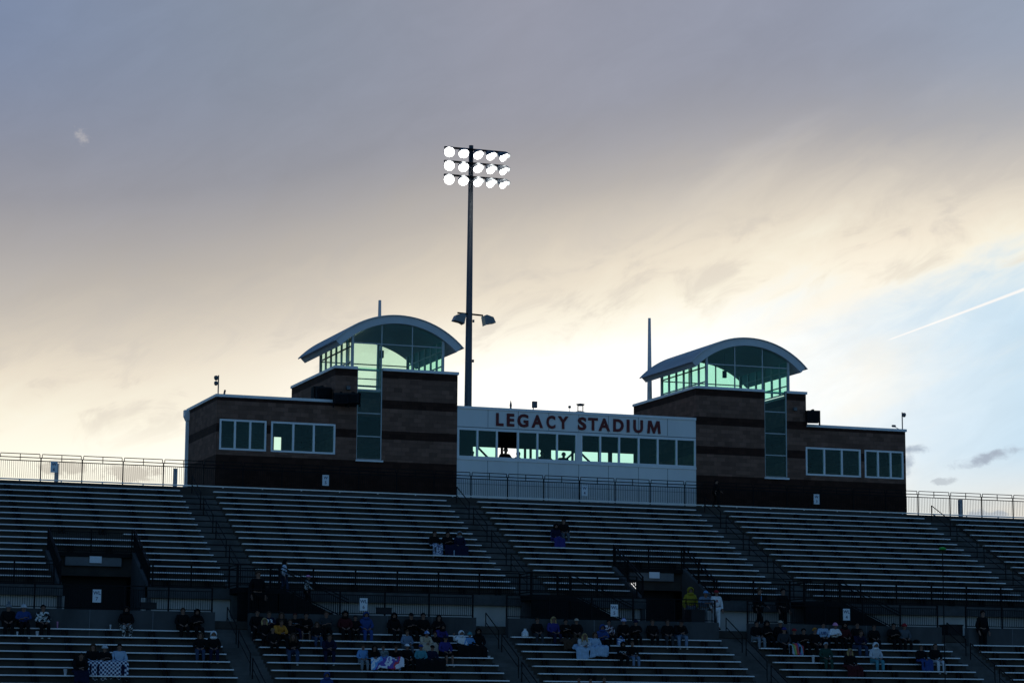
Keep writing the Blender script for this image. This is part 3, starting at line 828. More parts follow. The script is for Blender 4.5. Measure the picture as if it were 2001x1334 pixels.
for x in (48.45, 49.9, 50.25, 52.9, 53.2, 54.6):
    mb.box(x - 0.06, x + 0.06, 7.62, 7.74, 15.6, 17.6)
part('rear_bracing', mb, INNER, bld)
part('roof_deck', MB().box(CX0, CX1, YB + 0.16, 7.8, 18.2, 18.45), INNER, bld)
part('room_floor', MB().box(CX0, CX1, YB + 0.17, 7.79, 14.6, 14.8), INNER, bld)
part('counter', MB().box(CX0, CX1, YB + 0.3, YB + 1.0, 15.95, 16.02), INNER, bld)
# downspout at the left end
dsp = MB().box(29.62, 29.78, 7.75, 7.95, 13.2, 18.3); dsp.prismy([(29.5, 18.55), (29.5, 18.9), (29.79, 18.9), (29.79, 18.3), (29.62, 18.3)], 7.65, 8.05)
part('downspout', dsp, CAP, bld)

# sign on the white middle
sg = thing('stadium_sign', (45.67, YB, 18.02), 'dark red capital letters LEGACY STADIUM across the white press box front', 'sign')
LT = {'L': (969.0, 984), }
spans = [('L', 45.68, 46.12), ('E', 46.32, 46.76), ('G', 46.95, 47.60), ('A', 47.80, 48.48), ('C', 48.69, 49.22), ('Y', 49.38, 50.01), ('S', 50.59, 51.10), ('T', 51.22, 51.80), ('A', 51.85, 52.55), ('D', 52.75, 53.39), ('I', 53.58, 53.75), ('U', 53.99, 54.58), ('M', 54.84, 55.68)]
off = 0.0
for ch, a, b in spans:
    if ch == 'M':
        mb = MB(); h_ = 0.725
        mb.prismy([(0, 0), (0.15, 0), (0.19, 0.46), (0.36, 0), (0.46, 0), (0.63, 0.46), (0.67, 0), (0.82, 0), (0.75, h_), (0.57, h_), (0.41, 0.28), (0.25, h_), (0.07, h_)], -0.06, 0.0)
        me, wd_ = mb.mesh('letter', LETT), 0.82
    else:
        me, wd_ = text_mesh(ch, 0.745 if ch in 'GCSU' else 0.725, LETT, 0.034, 0.06)
    sc = 1.0
    o = obj('letter', me, sg, (a - 45.67, 0.002, -0.01 if ch in 'GCSU' else 0.0))
    o.scale = ((b - a) / wd_, 1, 1)

# spires
for x, l in ((41.56, 'left'), (58.90, 'right')):
    solo('spire', MB().tube((x, 10.05, 20.9), (x, 10.05, 26.28), 0.16, 0.085, 12), WHITEP, 'slender tapered white spire rising behind the ' + l + ' vaulted tower roof', 'spire', 'tower spires')

# loudspeakers on the tower flanks
def speaker(name, cx_, cy_, cz_, w_, d_, h_, rz, tilt, label):
    t_ = thing(name, (cx_, cy_, cz_), label, 'loudspeaker', 'loudspeakers on the towers', rz)
    mb = MB()
    prof = [(-d_ / 2, -h_ / 2 + 0.05), (-d_ / 2 + 0.12, h_ / 2), (d_ / 2, h_ / 2), (d_ / 2, -h_ / 2)]
    mb.prism(prof[::-1], -w_ / 2, w_ / 2)
    o = obj('cabinet', mb.mesh('cabinet', SPK), t_)
    mb = MB().box(-w_ / 2 + 0.05, w_ / 2 - 0.05, -d_ / 2 - 0.03, -d_ / 2 + 0.0, -h_ / 2 + 0.1, h_ / 2 - 0.1)
    obj('grille', mb.mesh('grille', STEEL), t_)
    mb = MB().box(-0.06, 0.06, -0.1, d_ / 2 + 0.35, h_ / 2, h_ / 2 + 0.08).box(-w_ / 2 - 0.06, -w_ / 2, -0.1, 0.1, -h_ / 2 - 0.15, h_ / 2).box(w_ / 2, w_ / 2 + 0.06, -0.1, 0.1, -h_ / 2 - 0.15, h_ / 2)
    obj('bracket', mb.mesh('bracket', STEEL), t_)
speaker('loudspeaker', 35.75, 1.6, 19.42, 0.95, 0.7, 0.66, 0.25, 0, 'square black loudspeaker above the left wing roof beside the tower')
speaker('loudspeaker', 36.55, 0.55, 19.02, 0.75, 0.6, 0.62, -0.2, 0, 'black loudspeaker in the middle of the left tower cluster')
speaker('loudspeaker', 37.2, 0.45, 19.05, 0.7, 0.6, 0.60, -0.5, 0, 'black loudspeaker at the edge of the left tower glass strip')
speaker('loudspeaker', 65.22, 0.62, 19.42, 0.72, 0.6, 0.70, -0.25, 0, 'tilted black loudspeaker on the right tower corner against the sky')
solo('wall_floodlight', MB().box(36.95, 37.15, 0.80, 0.99, 19.6, 19.8), GREY, 'small grey wall light on the left tower above the loudspeakers', 'light')
solo('wall_floodlight', MB().box(64.1, 64.3, 0.80, 0.99, 19.75, 19.95), GREY, 'small grey wall light on the right tower beside the glass strip', 'light')

# roof-edge instruments
def pole_cam(x, y, z0, h, side, label):
    t_ = thing('camera_mast', (x, y, z0), label, 'camera')
    part('mast', MB().tube((x, y, z0), (x, y, z0 + h), 0.035), GREY, t_)
    part('camera_head', MB().lathe([(0.03, 0.1), (0.11, 0.06), (0.12, -0.05), (0.06, -0.16)], (x + side * 0.13, y, z0 + h - 0.12), (0, 0, 1), 12), GREY, t_, True)
    if side < 0:
        part('camera_head', MB().lathe([(0.03, 0.1), (0.10, 0.06), (0.11, -0.05), (0.06, -0.14)], (x + side * 0.13, y, z0 + h - 0.42), (0, 0, 1), 12), GREY, t_, True)
pole_cam(29.9, 1.3, 19.01, 1.05, -1, 'thin grey mast with two round cameras on the left wing corner')
pole_cam(71.5, 1.3, 19.01, 1.05, 1, 'thin grey mast with one camera dome on the right wing corner')
solo('roof_camera', MB().box(30.2, 30.3, 1.3, 1.4, 19.01, 19.08).tube((30.25, 1.35, 19.08), (30.25, 1.2, 19.25), 0.055), GREY, 'tiny grey camera on the left wing coping', 'camera')
solo('roof_camera', MB().tube((70.95, 1.2, 19.2), (70.95, 1.5, 19.24), 0.07).bar((70.95, 1.4, 19.22), (71.45, 1.4, 19.0), 0.03), GREY, 'tiny grey camera on a strut by the right wing mast', 'camera')
solo('roof_antenna', MB().lathe([(0.07, 0), (0.05, 0.12), (0.07, 0.2), (0.05, 0.34), (0.015, 0.5)], (46.7, 1.4, 19.04), (0, 0, 1), 10), GREY, 'small pointed antenna on the white roof edge above the letter E', 'antenna')
solo('roof_radio', MB().tube((48.05, 1.4, 19.04), (48.05, 1.4, 19.25), 0.03).box(48.0, 48.26, 1.3, 1.5, 19.2, 19.56), GREY, 'upright grey radio box on the white roof edge above the letter A', 'antenna')
solo('roof_camera', MB().tube((50.25, 1.4, 19.04), (50.25, 1.4, 19.3), 0.012).lathe([(0.06, 0), (0.09, 0.06), (0.06, 0.14)], (50.25, 1.4, 19.28), (0, 0, 1), 10), GREY, 'tiny round camera on a wire stem above the gap between the words', 'camera')
vent = MB()
vent.lathe([(0.5, 0), (0.12, 0.12)], (50.9, 1.5, 19.04), (0, 0, 1), 12)
vent.lathe([(0.16, 0), (0.24, 0.06), (0.24, 0.1), (0.05, 0.14)], (50.95, 1.5, 19.46), (0, 0, 1), 12)
for an in range(4):
    vent.tube((50.95 + 0.2 * math.cos(an * 1.57 + 0.5), 1.5 + 0.2 * math.sin(an * 1.57 + 0.5), 19.08), (50.95 + 0.2 * math.cos(an * 1.57 + 0.5), 1.5 + 0.2 * math.sin(an * 1.57 + 0.5), 19.48), 0.016)
solo('roof_vent', vent, GREY, 'stilted grey roof vent cap on the white roof edge above the letter S', 'vent')

# ------------------------------------------------------------------ floodlight mast behind the building
mast = thing('floodlight_mast', (47.0, 9.5, 0.0), 'tall steel mast with fifteen lit stadium floodlights behind the press box', 'floodlight mast')
part('pole', MB().tube((46.88, 9.5, 0), (47.0, 9.5, 36.0), 0.34, 0.135, 20), POLEM, mast, True)
cols_ = [45.44, 46.33, 47.25, 48.07, 48.88]
for r, z in enumerate((35.72, 34.88, 34.04)):
    part('crossarm', MB().box(45.25, 49.1, 9.28, 9.42, z - 0.05, z + 0.05), STEEL, mast)
    for c, x in enumerate(cols_):
        aim = Vector(((-0.36, -0.12, 0.14, 0.36, 0.62)[c] + 0.04 * (r - 1), -1.0, (-0.42, -0.62, -0.66, -0.72, -0.78)[c])).normalized()
        o_ = Vector((x, 8.95, z - 0.36))
        lum = part('luminaire', MB().lathe([(0.09, -0.50), (0.13, -0.42), (0.17, -0.3), (0.27, -0.12), (0.315, 0.0), (0.32, 0.02)], o_, aim, 20), HOUS, mast, True)
        part('bracket', MB().bar((x, 9.35, z - 0.04), (x, 9.25, z - 0.2), 0.05).bar((x, 9.25, z - 0.2), tuple(o_ - aim * 0.2), 0.05), STEEL, lum)
        part('lens', MB().lathe([(0.29, 0.021), (0.30, 0.03), (0.22, 0.07), (0.1, 0.095), (0.01, 0.10)], o_, aim, 20), LAMP, lum, True)
        # visor: half shell over the upper side of the lens
        vz = MB(); s = aim.cross(Vector((0, 0, 1))).normalized(); q = s.cross(aim)
        n = 12; i0 = 0
        for rr in (0.325, 0.345):
            for k in range(n + 1):
                an = math.pi * (0.02 + 0.96 * k / n)
                d = s * math.cos(an) * rr + q * math.sin(an) * rr
                ext = 0.12 + 0.20 * math.sin(an)
                vz.v += [tuple(o_ + d), tuple(o_ + d + aim * ext)]
        m_ = 2 * (n + 1)
        for k in range(n):
            a = 2 * k
            vz.f += [(a, a + 2, a + 3, a + 1), (m_ + a, m_ + a + 1, m_ + a + 3, m_ + a + 2), (a + 1, a + 3, m_ + a + 3, m_ + a + 1)]
        part('visor', vz, HOUS, lum)
part('lower_crossarm', MB().bar((46.2, 9.4, 25.72), (47.8, 9.4, 25.66), 0.09), STEEL, mast)
for x, s in ((46.25, -1), (47.95, 1)):
    prof = [(x - s * 0.28, 25.55), (x - s * 0.12, 25.62), (x + s * 0.30, 25.50), (x + s * 0.46, 25.17), (x - s * 0.02, 25.08), (x - s * 0.18, 24.98)]
    if s < 0: prof = prof[::-1]
    f_ = part('area_light', MB().prismy(prof, 8.75, 9.35), HOUS, mast)
    part('bracket', MB().bar((x - s * 0.25, 9.4, 25.68), (x - s * 0.15, 9.1, 25.45), 0.06), STEEL, f_)
for z in (22.8, 25.2):
    part('climbing_bolt', MB().box(47.15, 47.25, 9.34, 9.42, z, z + 0.16), GREY, mast)

# ------------------------------------------------------------------ signs
def plate(x, y, z, w_, h_, lines, label, name='section_sign'):
    t_ = thing(name, (x, y, z - h_ / 2), label, 'sign', 'section signs')
    part('plate', MB().box(x - w_ / 2, x + w_ / 2, y - 0.02, y, z - h_ / 2, z + h_ / 2), SIGNW, t_)
    n = len(lines)
    for j, s in enumerate(lines):
        lh = h_ * 0.27
        me, tw = text_mesh(s, lh, SIGNT, 0.012, 0.006)
        o = obj('lettering', me, t_, (-tw / 2, -0.022, h_ * (0.60 if j == 0 else 0.15)))
for x, z, s in ((21.01, 14.62, '6'), (35.59, 14.49, '5'), (50.58, 14.49, '4'), (65.03, 14.53, '3')):
    plate(x, -0.07, z, 0.36, 0.58, ['W', s], 'small white sign reading W %s on the top railing' % s)
for x, z, s in ((20.42, 7.25, '7'), (32.94, 7.14, '6'), (45.61, 7.12, '5'), (58.23, 7.17, '4')):
    plate(x, -16.45, z, 0.38, 0.58, ['WL', s], 'small white sign reading WL %s on the concourse railing' % s)
for x, l in ((21.54, 'left'), (50.62, 'right')):
    solo('portal_sign', MB().box(x - 0.29, x + 0.29, -9.80, -9.76, 9.13, 9.45), SIGNW, 'blank pale plate on the header of the ' + l + ' portal', 'sign', 'portal plates')
for x, z1, l in ((21.27, 14.85, 'behind sign W 6'), (27.54, 14.84, 'left of the press box'), (74.95, 14.9, 'right of the press box')):
    solo('railing_column', MB().box(x - 0.095, x + 0.095, 0.55, 0.75, 13.76, z1).box(x - 0.105, x + 0.105, 0.54, 0.76, z1, z1 + 0.02), WHITEP, 'short pale column ' + l + ', behind the top railing', 'column', 'columns behind the top railing')
# bins, boxes and small fittings on the concourse
def bin_(x, y, z0, w_, h_, label):
    mb = MB().prism([(y - w_ / 2, z0), (y + w_ / 2, z0), (y + w_ / 2 + 0.03, z0 + h_), (y - w_ / 2 - 0.03, z0 + h_)][::-1], x - w_ / 2, x + w_ / 2)
    mb.box(x - w_ / 2 - 0.03, x + w_ / 2 + 0.03, y - w_ / 2 - 0.05, y + w_ / 2 + 0.05, z0 + h_, z0 + h_ + 0.06)
    solo('trash_bin', mb, SPK, label, 'bin')
bin_(50.1, -16.0, 6.25, 0.72, 0.95, 'black trash bin behind the concourse railing below the yellow jacket')
bin_(64.7, -15.6, 5.95, 0.85, 0.80, 'low black trash bin at the head of the rightmost lower aisle')
for x, l in ((22.75, 'right of sign WL 7'), (33.92, 'right of sign WL 6')):
    mb = MB().box(x - 0.36, x + 0.36, -16.62, -16.40, 6.72, 6.98); mb.box(x - 0.38, x + 0.38, -16.63, -16.39, 6.98, 7.01)
    solo('wall_box', mb, SPK, 'flat black box hung on the concourse railing ' + l, 'box', 'boxes on the concourse railing')
solo('portal_glow_panel', MB().box(48.55, 48.62, -12.1, -11.2, 8.35, 8.75), emit_mat('wall_glow', (1, 0.98, 0.95, 1), 1.1), 'small added glow panel, bright light patch on left wall inside right portal', 'glow panel')  # added glowing panel, stands in for light reflected off the portal wall
solo('marker_pole', MB().tube((50.2, -40, 0), (50.2, -40, 8.75), 0.022), STEEL, 'thin dark pole with a green tip rising before the right benches', 'pole')
mk = bpy.data.objects['marker_pole']
part('green_tip', MB().lathe([(0.02, -0.06), (0.15, -0.02), (0.13, 0.05), (0.02, 0.09)], (50.2, -40, 8.78), (0, 0, 1), 10), pmat('green_tip', (0.03, 0.35, 0.05, 1), 0.7), mk)

# ------------------------------------------------------------------ people
def skin_mesh(nodes, edges, levels=1):
    """one continuous surface grown round a skeleton: nodes = [(co, (rx, ry))], first node is the root"""
    me = bpy.data.meshes.new('skeleton')
    me.from_pydata([n_[0] for n_ in nodes], edges, [])
    o = bpy.data.objects.new('skeleton', me); col.objects.link(o)
    o.modifiers.new('Skin', 'SKIN')
    sv = me.skin_vertices[0].data
    for i, n_ in enumerate(nodes):
        r = n_[1]
        sv[i].radius = r if isinstance(r, tuple) else (r, r)
        sv[i].use_root = (i == 0)
    if levels:
        sb = o.modifiers.new('Sub', 'SUBSURF'); sb.levels = levels; sb.render_levels = levels
    bpy.context.view_layer.update()
    out = bpy.data.meshes.new_from_object(o.evaluated_get(bpy.context.evaluated_depsgraph_get()))
    bpy.data.objects.remove(o); bpy.data.meshes.remove(me)
    out.polygons.foreach_set('use_smooth', [True] * len(out.polygons))
    return out
SKIN = pmat('skin', (0.24, 0.125, 0.085, 1), 0.6, 0, 0.1, 4.0)
EYE = pmat('eye_dark', (0.02, 0.015, 0.015, 1), 0.4)
LIP = pmat('lip', (0.22, 0.07, 0.06, 1), 0.5)
def side(s, p): return (s * p[0], p[1], p[2])
def body_of(J):
    N = []; Ed = []
    def add(co, r, prev=None):
        N.append((tuple(co), r))
        if prev is not None: Ed.append((prev, len(N) - 1))
        return len(N) - 1
    pe = add(J['pelvis'], 0.125); sp = add(J['spine'], (0.125, 0.105), pe); ch = add(J['chest'], (0.14, 0.105), sp)
    nb = add(J['neck'], 0.055, ch); hd = Vector(J['head']); nk = Vector(J['neck'])
    h1 = add(hd + Vector((0, -0.012, -0.085)), 0.062, nb); h2 = add(hd, (0.078, 0.092), h1); h3 = add(hd + Vector((0, 0.012, 0.07)), (0.062, 0.07), h2)
    for s in (-1, 1):
        el = J['elbow'][0 if s < 0 else 1]; wr = J['wrist'][0 if s < 0 else 1]
        sh = add(side(s, J['shoulder']), 0.058, ch); e = add(side(s, el), 0.044, sh); w_ = add(side(s, wr), 0.028, e)
        d = (Vector(side(s, wr)) - Vector(side(s, el))).normalized()
        lat = d.cross(Vector((0, 0, 1))).normalized() if abs(d.z) < 0.95 else Vector((0, 1, 0))
        dn = Vector((0, 0, -1)) if abs(d.z) < 0.95 else Vector((0, -1, 0))
        p0 = Vector(side(s, wr)) + d * 0.055
        pm_ = add(p0, (0.032, 0.02), w_)
        for f, (o_, l_) in enumerate(((-0.030, 0.062), (-0.010, 0.075), (0.010, 0.070), (0.030, 0.055))):
            a = p0 + lat * o_ + d * 0.045
            i1 = add(a, 0.010, pm_); b = a + d * l_ * 0.55 + dn * 0.012
            i2 = add(b, 0.009, i1); add(b + d * l_ * 0.3 + dn * 0.03, 0.007, i2)
        th = p0 - lat * 0.045 * s + d * 0.01 - dn * 0.005
        i1 = add(th, 0.011, pm_); add(th + d * 0.04 - lat * 0.008 * s + dn * 0.015, 0.009, i1)
        hp = add(side(s, J['hip']), 0.085, pe); kn = add(side(s, J['knee'][0 if s < 0 else 1]), 0.056, hp)
        an = add(side(s, J['ankle'][0 if s < 0 else 1]), 0.038, kn); A_ = Vector(side(s, J['ankle'][0 if s < 0 else 1]))
        add(A_ + Vector((0, -0.14, -0.045)), (0.04, 0.025), an)
    me = skin_mesh(N, Ed)
    # nose, eyes, mouth, ears, joined to the same body mesh
    bm = bmesh.new(); bm.from_mesh(me)
    me.materials.append(SKIN); me.materials.append(EYE); me.materials.append(LIP)
    def ell(c, r, mi, u_=8, v_=6):
        m4 = Matrix.Translation(Vector(c)) @ Matrix.Diagonal((r[0], r[1], r[2], 1))
        g = bmesh.ops.create_uvsphere(bm, u_segments=u_, v_segments=v_, radius=1.0, matrix=m4)
        for v in g['verts']:
            for f in v.link_faces: f.material_index = mi; f.smooth = True
    yf = hd.y - 0.088
    ell((0, yf - 0.008, hd.z - 0.012), (0.013, 0.02, 0.026), 0)
    for s in (-1, 1):
        ell((s * 0.030, yf + 0.010, hd.z + 0.008), (0.013, 0.012, 0.008), 1)
        ell((s * 0.076, hd.y + 0.005, hd.z - 0.005), (0.012, 0.022, 0.032), 0)
    ell((0, yf + 0.010, hd.z - 0.056), (0.026, 0.012, 0.008), 2)
    bm.to_mesh(me); bm.free()
    return me
def cloth_of(J, kind):
    N = []; Ed = []
    def add(co, r, prev=None):
        N.append((tuple(co), r))
        if prev is not None: Ed.append((prev, len(N) - 1))
        return len(N) - 1
    if kind == 'jacket':
        p = Vector(J['pelvis']); pe = add(p + Vector((0, 0, 0.03)), (0.175, 0.15)); sp = add(J['spine'], (0.17, 0.145), pe); ch = add(J['chest'], (0.175, 0.135), sp)
        add(Vector(J['neck']) + Vector((0, 0, 0.0)), (0.075, 0.075), ch)
        for s in (-1, 1):
            q = 0 if s < 0 else 1
            sh = add(side(s, J['shoulder']), 0.082, ch); e = add(side(s, J['elbow'][q]), 0.066, sh); add(side(s, J['wrist'][q]), 0.047, e)
    else:
        pe = add(J['pelvis'], (0.155, 0.14))
        for s in (-1, 1):
            q = 0 if s < 0 else 1
            hp = add(side(s, J['hip']), 0.108, pe); kn = add(side(s, J['knee'][q]), 0.078, hp)
            if kind == 'trousers':
                a = Vector(side(s, J['ankle'][q])); add(a + Vector((0, 0, 0.02)), 0.06, kn)
            else:
                k_ = Vector(side(s, J['knee'][q])); add(k_ + (Vector(side(s, J['ankle'][q])) - k_) * 0.12, 0.08, kn)
    return skin_mesh(N, Ed)
def shoe_of(J, s):
    a = Vector(side(s, J['ankle'][0 if s < 0 else 1]))
    return skin_mesh([(tuple(a + Vector((0, 0.03, -0.035))), 0.045), (tuple(a + Vector((0, -0.06, -0.045))), (0.045, 0.036)), (tuple(a + Vector((0, -0.17, -0.055))), (0.042, 0.027))], [(0, 1), (1, 2)])
SIT = dict(pelvis=(0, 0.02, 0.11), spine=(0, 0.035, 0.28), chest=(0, 0.02, 0.46), neck=(0, 0.0, 0.62), head=(0, -0.03, 0.765), shoulder=(0.175, 0.02, 0.545), hip=(0.09, -0.03, 0.10))
def sit(el, wr, kn, an, lean=0.0):
    J = dict(SIT); J.update(elbow=el, wrist=wr, knee=kn, ankle=an)
    for k, f in (('spine', 0.4), ('chest', 1.0), ('neck', 1.5), ('head', 1.8)):
        x, y, z = J[k]; J[k] = (x, y - lean * f, z - lean * f * 0.25)
    x, y, z = J['shoulder']; J['shoulder'] = (x, y - lean * 1.2, z - lean * 0.3)
    return J
KN = ((0.12, -0.44, 0.09), (0.12, -0.44, 0.09)); AK = ((0.12, -0.43, -0.35), (0.12, -0.46, -0.35))
POSE = {
    'lap': sit(((0.25, -0.03, 0.30), (0.25, -0.03, 0.30)), ((0.12, -0.25, 0.215), (0.11, -0.27, 0.215)), KN, AK),
    'lean': sit(((0.23, -0.28, 0.28), (0.23, -0.28, 0.28)), ((0.06, -0.47, 0.24), (0.05, -0.46, 0.27)), ((0.15, -0.45, 0.10), (0.15, -0.45, 0.10)), ((0.13, -0.40, -0.35), (0.14, -0.44, -0.35)), 0.14),
    'fold': sit(((0.26, -0.08, 0.34), (0.26, -0.07, 0.34)), ((-0.02, -0.20, 0.37), (-0.03, -0.21, 0.33)), ((0.10, -0.44, 0.09), (0.13, -0.43, 0.09)), ((0.07, -0.36, -0.35), (0.16, -0.47, -0.35)), 0.03),
    'up': sit(((0.34, -0.10, 0.42), (0.25, -0.03, 0.30)), ((0.40, -0.22, 0.66), (0.11, -0.27, 0.215)), KN, AK),
    'stand': dict(pelvis=(0, 0.0, 0.95), spine=(0, 0.01, 1.13), chest=(0, 0.0, 1.31), neck=(0, -0.01, 1.47), head=(0, -0.035, 1.615), shoulder=(0.175, 0, 1.395), hip=(0.09, 0, 0.90),
                  elbow=((0.25, 0.03, 1.12), (0.25, 0.03, 1.12)), wrist=((0.24, -0.08, 0.90), (0.24, -0.07, 0.90)), knee=((0.10, -0.03, 0.50), (0.10, -0.02, 0.50)), ankle=((0.10, 0.02, 0.075), (0.11, 0.0, 0.075))),
    'rail': dict(pelvis=(0, 0.10, 0.93), spine=(0, 0.05, 1.11), chest=(0, -0.04, 1.28), neck=(0, -0.10, 1.42), head=(0, -0.15, 1.56), shoulder=(0.175, -0.05, 1.355), hip=(0.09, 0.1, 0.88),
                 elbow=((0.28, -0.12, 1.12), (0.28, -0.12, 1.12)), wrist=((0.12, -0.32, 1.14), (0.10, -0.33, 1.15)), knee=((0.10, 0.05, 0.49), (0.10, 0.10, 0.49)), ankle=((0.10, 0.10, 0.075), (0.11, 0.16, 0.075))),
    'walk': dict(pelvis=(0, 0.0, 0.93), spine=(0, 0.0, 1.11), chest=(0, -0.02, 1.29), neck=(0, -0.03, 1.45), head=(0, -0.06, 1.59), shoulder=(0.17, -0.01, 1.375), hip=(0.09, 0, 0.88),
                 elbow=((0.25, 0.06, 1.12), (0.25, -0.06, 1.11)), wrist=((0.23, -0.03, 0.90), (0.20, -0.26, 1.0)), knee=((0.09, -0.18, 0.52), (0.10, 0.04, 0.49)), ankle=((0.09, -0.16, 0.10), (0.10, 0.22, 0.10))),
}
PM = {}
def pose(p):
    if p not in PM:
        J = POSE[p]
        PM[p] = dict(body=body_of(J), jacket=cloth_of(J, 'jacket'), trousers=cloth_of(J, 'trousers'), shorts=cloth_of(J, 'shorts'), shoe=(shoe_of(J, -1), shoe_of(J, 1)), head=Vector(J['head']))
    return PM[p]
# headgear and hair, modelled round a head centred on the origin and facing -Y
def shell(r, cut, front=0.0, n=18, m=10, yoff=0.012, bump=0.0):
    """cap of an ellipsoid down to the polar angle cut (larger at the back), thickness from a second inner layer"""
    mb = MB(); ids = {}
    rnd = random.Random(3)
    for l, kk in ((0, 1.0), (1, 0.93)):
        for j in range(m + 1):
            for i in range(n):
                ph = 2 * math.pi * i / n
                c = cut - front * max(0.0, -math.sin(ph)) ** 1.5
                th = c * j / m
                k_ = kk * (1 + (rnd.uniform(-bump, bump) if l == 0 else 0))
                ids[(l, j, i)] = len(mb.v)
                mb.v.append((r[0] * k_ * math.sin(th) * math.cos(ph), yoff + r[1] * k_ * math.sin(th) * math.sin(ph), r[2] * k_ * math.cos(th)))
        for j in range(m):
            for i in range(n):
                q = (ids[(l, j, i)], ids[(l, j + 1, i)], ids[(l, j + 1, (i + 1) % n)], ids[(l, j, (i + 1) % n)])
                mb.f.append(q if l == 0 else q[::-1])
    for i in range(n):
        mb.f.append((ids[(0, m, i)], ids[(1, m, i)], ids[(1, m, (i + 1) % n)], ids[(0, m, (i + 1) % n)]))
    return mb
def gear(kind):
    if kind == 'short': return shell((0.095, 0.115, 0.118), 1.75, 0.75, bump=0.03)
    if kind == 'long':
        mb = shell((0.105, 0.122, 0.122), 2.0, 1.05, bump=0.03)
        for s in (-1, 1):
            mb.tube((s * 0.085, 0.03, 0.0), (s * 0.10, -0.02, -0.26), 0.045, 0.03, 8)
        mb.tube((0, 0.09, 0.0), (0, 0.085, -0.25), 0.08, 0.05, 8)
        return mb
    if kind == 'bald': return shell((0.090, 0.112, 0.10), 2.0, 1.9)
    if kind == 'knit':
        mb = shell((0.104, 0.122, 0.135), 1.62, 0.1)
        mb.lathe([(0.108, -0.03), (0.116, -0.015), (0.116, 0.02), (0.108, 0.03)], (0, 0.008, 0.012), (0, 0, 1), 18)
        return mb
    if kind == 'pom':
        mb = gear('knit'); mb.lathe([(0.005, -0.05), (0.04, -0.035), (0.052, 0.0), (0.04, 0.035), (0.005, 0.05)], (0, 0.012, 0.165), (0, 0, 1), 10)
        return mb
    if kind == 'cap':
        mb = shell((0.102, 0.120, 0.118), 1.5)
        n = 10; i0 = len(mb.v)
        for z in (0.022, 0.012):
            for k in range(n + 1):
                an = math.pi + math.pi * k / n
                mb.v.append((0.095 * math.cos(an), -0.07 + 0.04 * math.sin(an), z)); mb.v.append((0.088 * math.cos(an), -0.09 + 0.11 * math.sin(an), z - 0.012))
        m_ = 2 * (n + 1)
        for k in range(n):
            a = i0 + 2 * k
            mb.f += [(a, a + 1, a + 3, a + 2), (m_ + a, m_ + a + 2, m_ + a + 3, m_ + a + 1), (a + 1, m_ + a + 1, m_ + a + 3, a + 3)]
        return mb
    if kind == 'hood':
        mb = shell((0.125, 0.145, 0.145), 2.3, 1.35)
        mb.lathe([(0.10, -0.06), (0.135, -0.02), (0.125, 0.04), (0.10, 0.05)], (0, 0.02, -0.14), (0, 0, 1), 16)
        return mb
GM = {}
def gear_mesh(kind):
    if kind not in GM:
        GM[kind] = gear(kind).mesh({'short': 'hair', 'long': 'hair', 'bald': 'hair', 'knit': 'knit_hat', 'pom': 'knit_hat', 'cap': 'cap', 'hood': 'hood'}[kind], None, (0, 0, 0), True)
        GM[kind].materials.append(SPK)
    return GM[kind]
CC = {'blk': (0.0065, 0.0065, 0.0075), 'chr': (0.035, 0.037, 0.042), 'nav': (0.009, 0.012, 0.035), 'blu': (0.028, 0.062, 0.20), 'lbl': (0.14, 0.30, 0.55), 'pbl': (0.36, 0.47, 0.60), 'pur': (0.04, 0.035, 0.17),
      'gry': (0.20, 0.22, 0.24), 'lgr': (0.50, 0.52, 0.55), 'wht': (0.78, 0.78, 0.80), 'tan': (0.50, 0.40, 0.30), 'brn': (0.07, 0.04, 0.025), 'bln': (0.42, 0.28, 0.12), 'red': (0.30, 0.02, 0.025), 'drd': (0.06, 0.012, 0.014),
      'yel': (0.30, 0.235, 0.025), 'org': (0.50, 0.20, 0.03), 'grn': (0.02, 0.06, 0.045), 'tea': (0.08, 0.26, 0.30), 'pnk': (0.75, 0.30, 0.50), 'jen': (0.04, 0.06, 0.11), 'ljn': (0.15, 0.20, 0.28), 'dgy': (0.09, 0.10, 0.115)}
CM = {k: pmat('cloth_' + n_, v + (1,), 0.9, 0, 0.22, 7.0, 0.2, 0.15) for (k, v), n_ in zip(CC.items(), ['black', 'charcoal', 'navy', 'blue', 'light_blue', 'pale_blue', 'purple_blue', 'grey', 'light_grey', 'white', 'tan', 'brown', 'blond', 'red', 'dark_red', 'yellow', 'orange', 'dark_green', 'teal', 'pink', 'denim', 'light_denim', 'dark_grey'])}
BL_, WH_ = CC['blk'] + (1,), CC['wht'] + (1,)
CM['flo'] = pattern_mat('floral_cloth', 'blotch', BL_, (0.6, 0.55, 0.5, 1), 11)
CM['pat'] = pattern_mat('patched_jacket', 'blotch', BL_, (0.7, 0.7, 0.68, 1), 9)
CM['pla'] = pattern_mat('plaid_shirt', 'stripe', (0.35, 0.45, 0.62, 1), (0.75, 0.77, 0.8, 1), 60)
CM['stp'] = pattern_mat('striped_knit', 'band', (0.05, 0.08, 0.5, 1), WH_, 95)
CM['blw'] = pattern_mat('blue_white_knit', 'blotch', (0.08, 0.2, 0.5, 1), WH_, 14)
CM['rwb'] = pattern_mat('red_white_jersey', 'blotch', (0.05, 0.01, 0.02, 1), (0.7, 0.62, 0.65, 1), 7)
CM['cmo'] = pattern_mat('grey_camouflage', 'blotch', (0.10, 0.12, 0.12, 1), (0.24, 0.26, 0.25, 1), 9)
CM['skn'] = SKIN
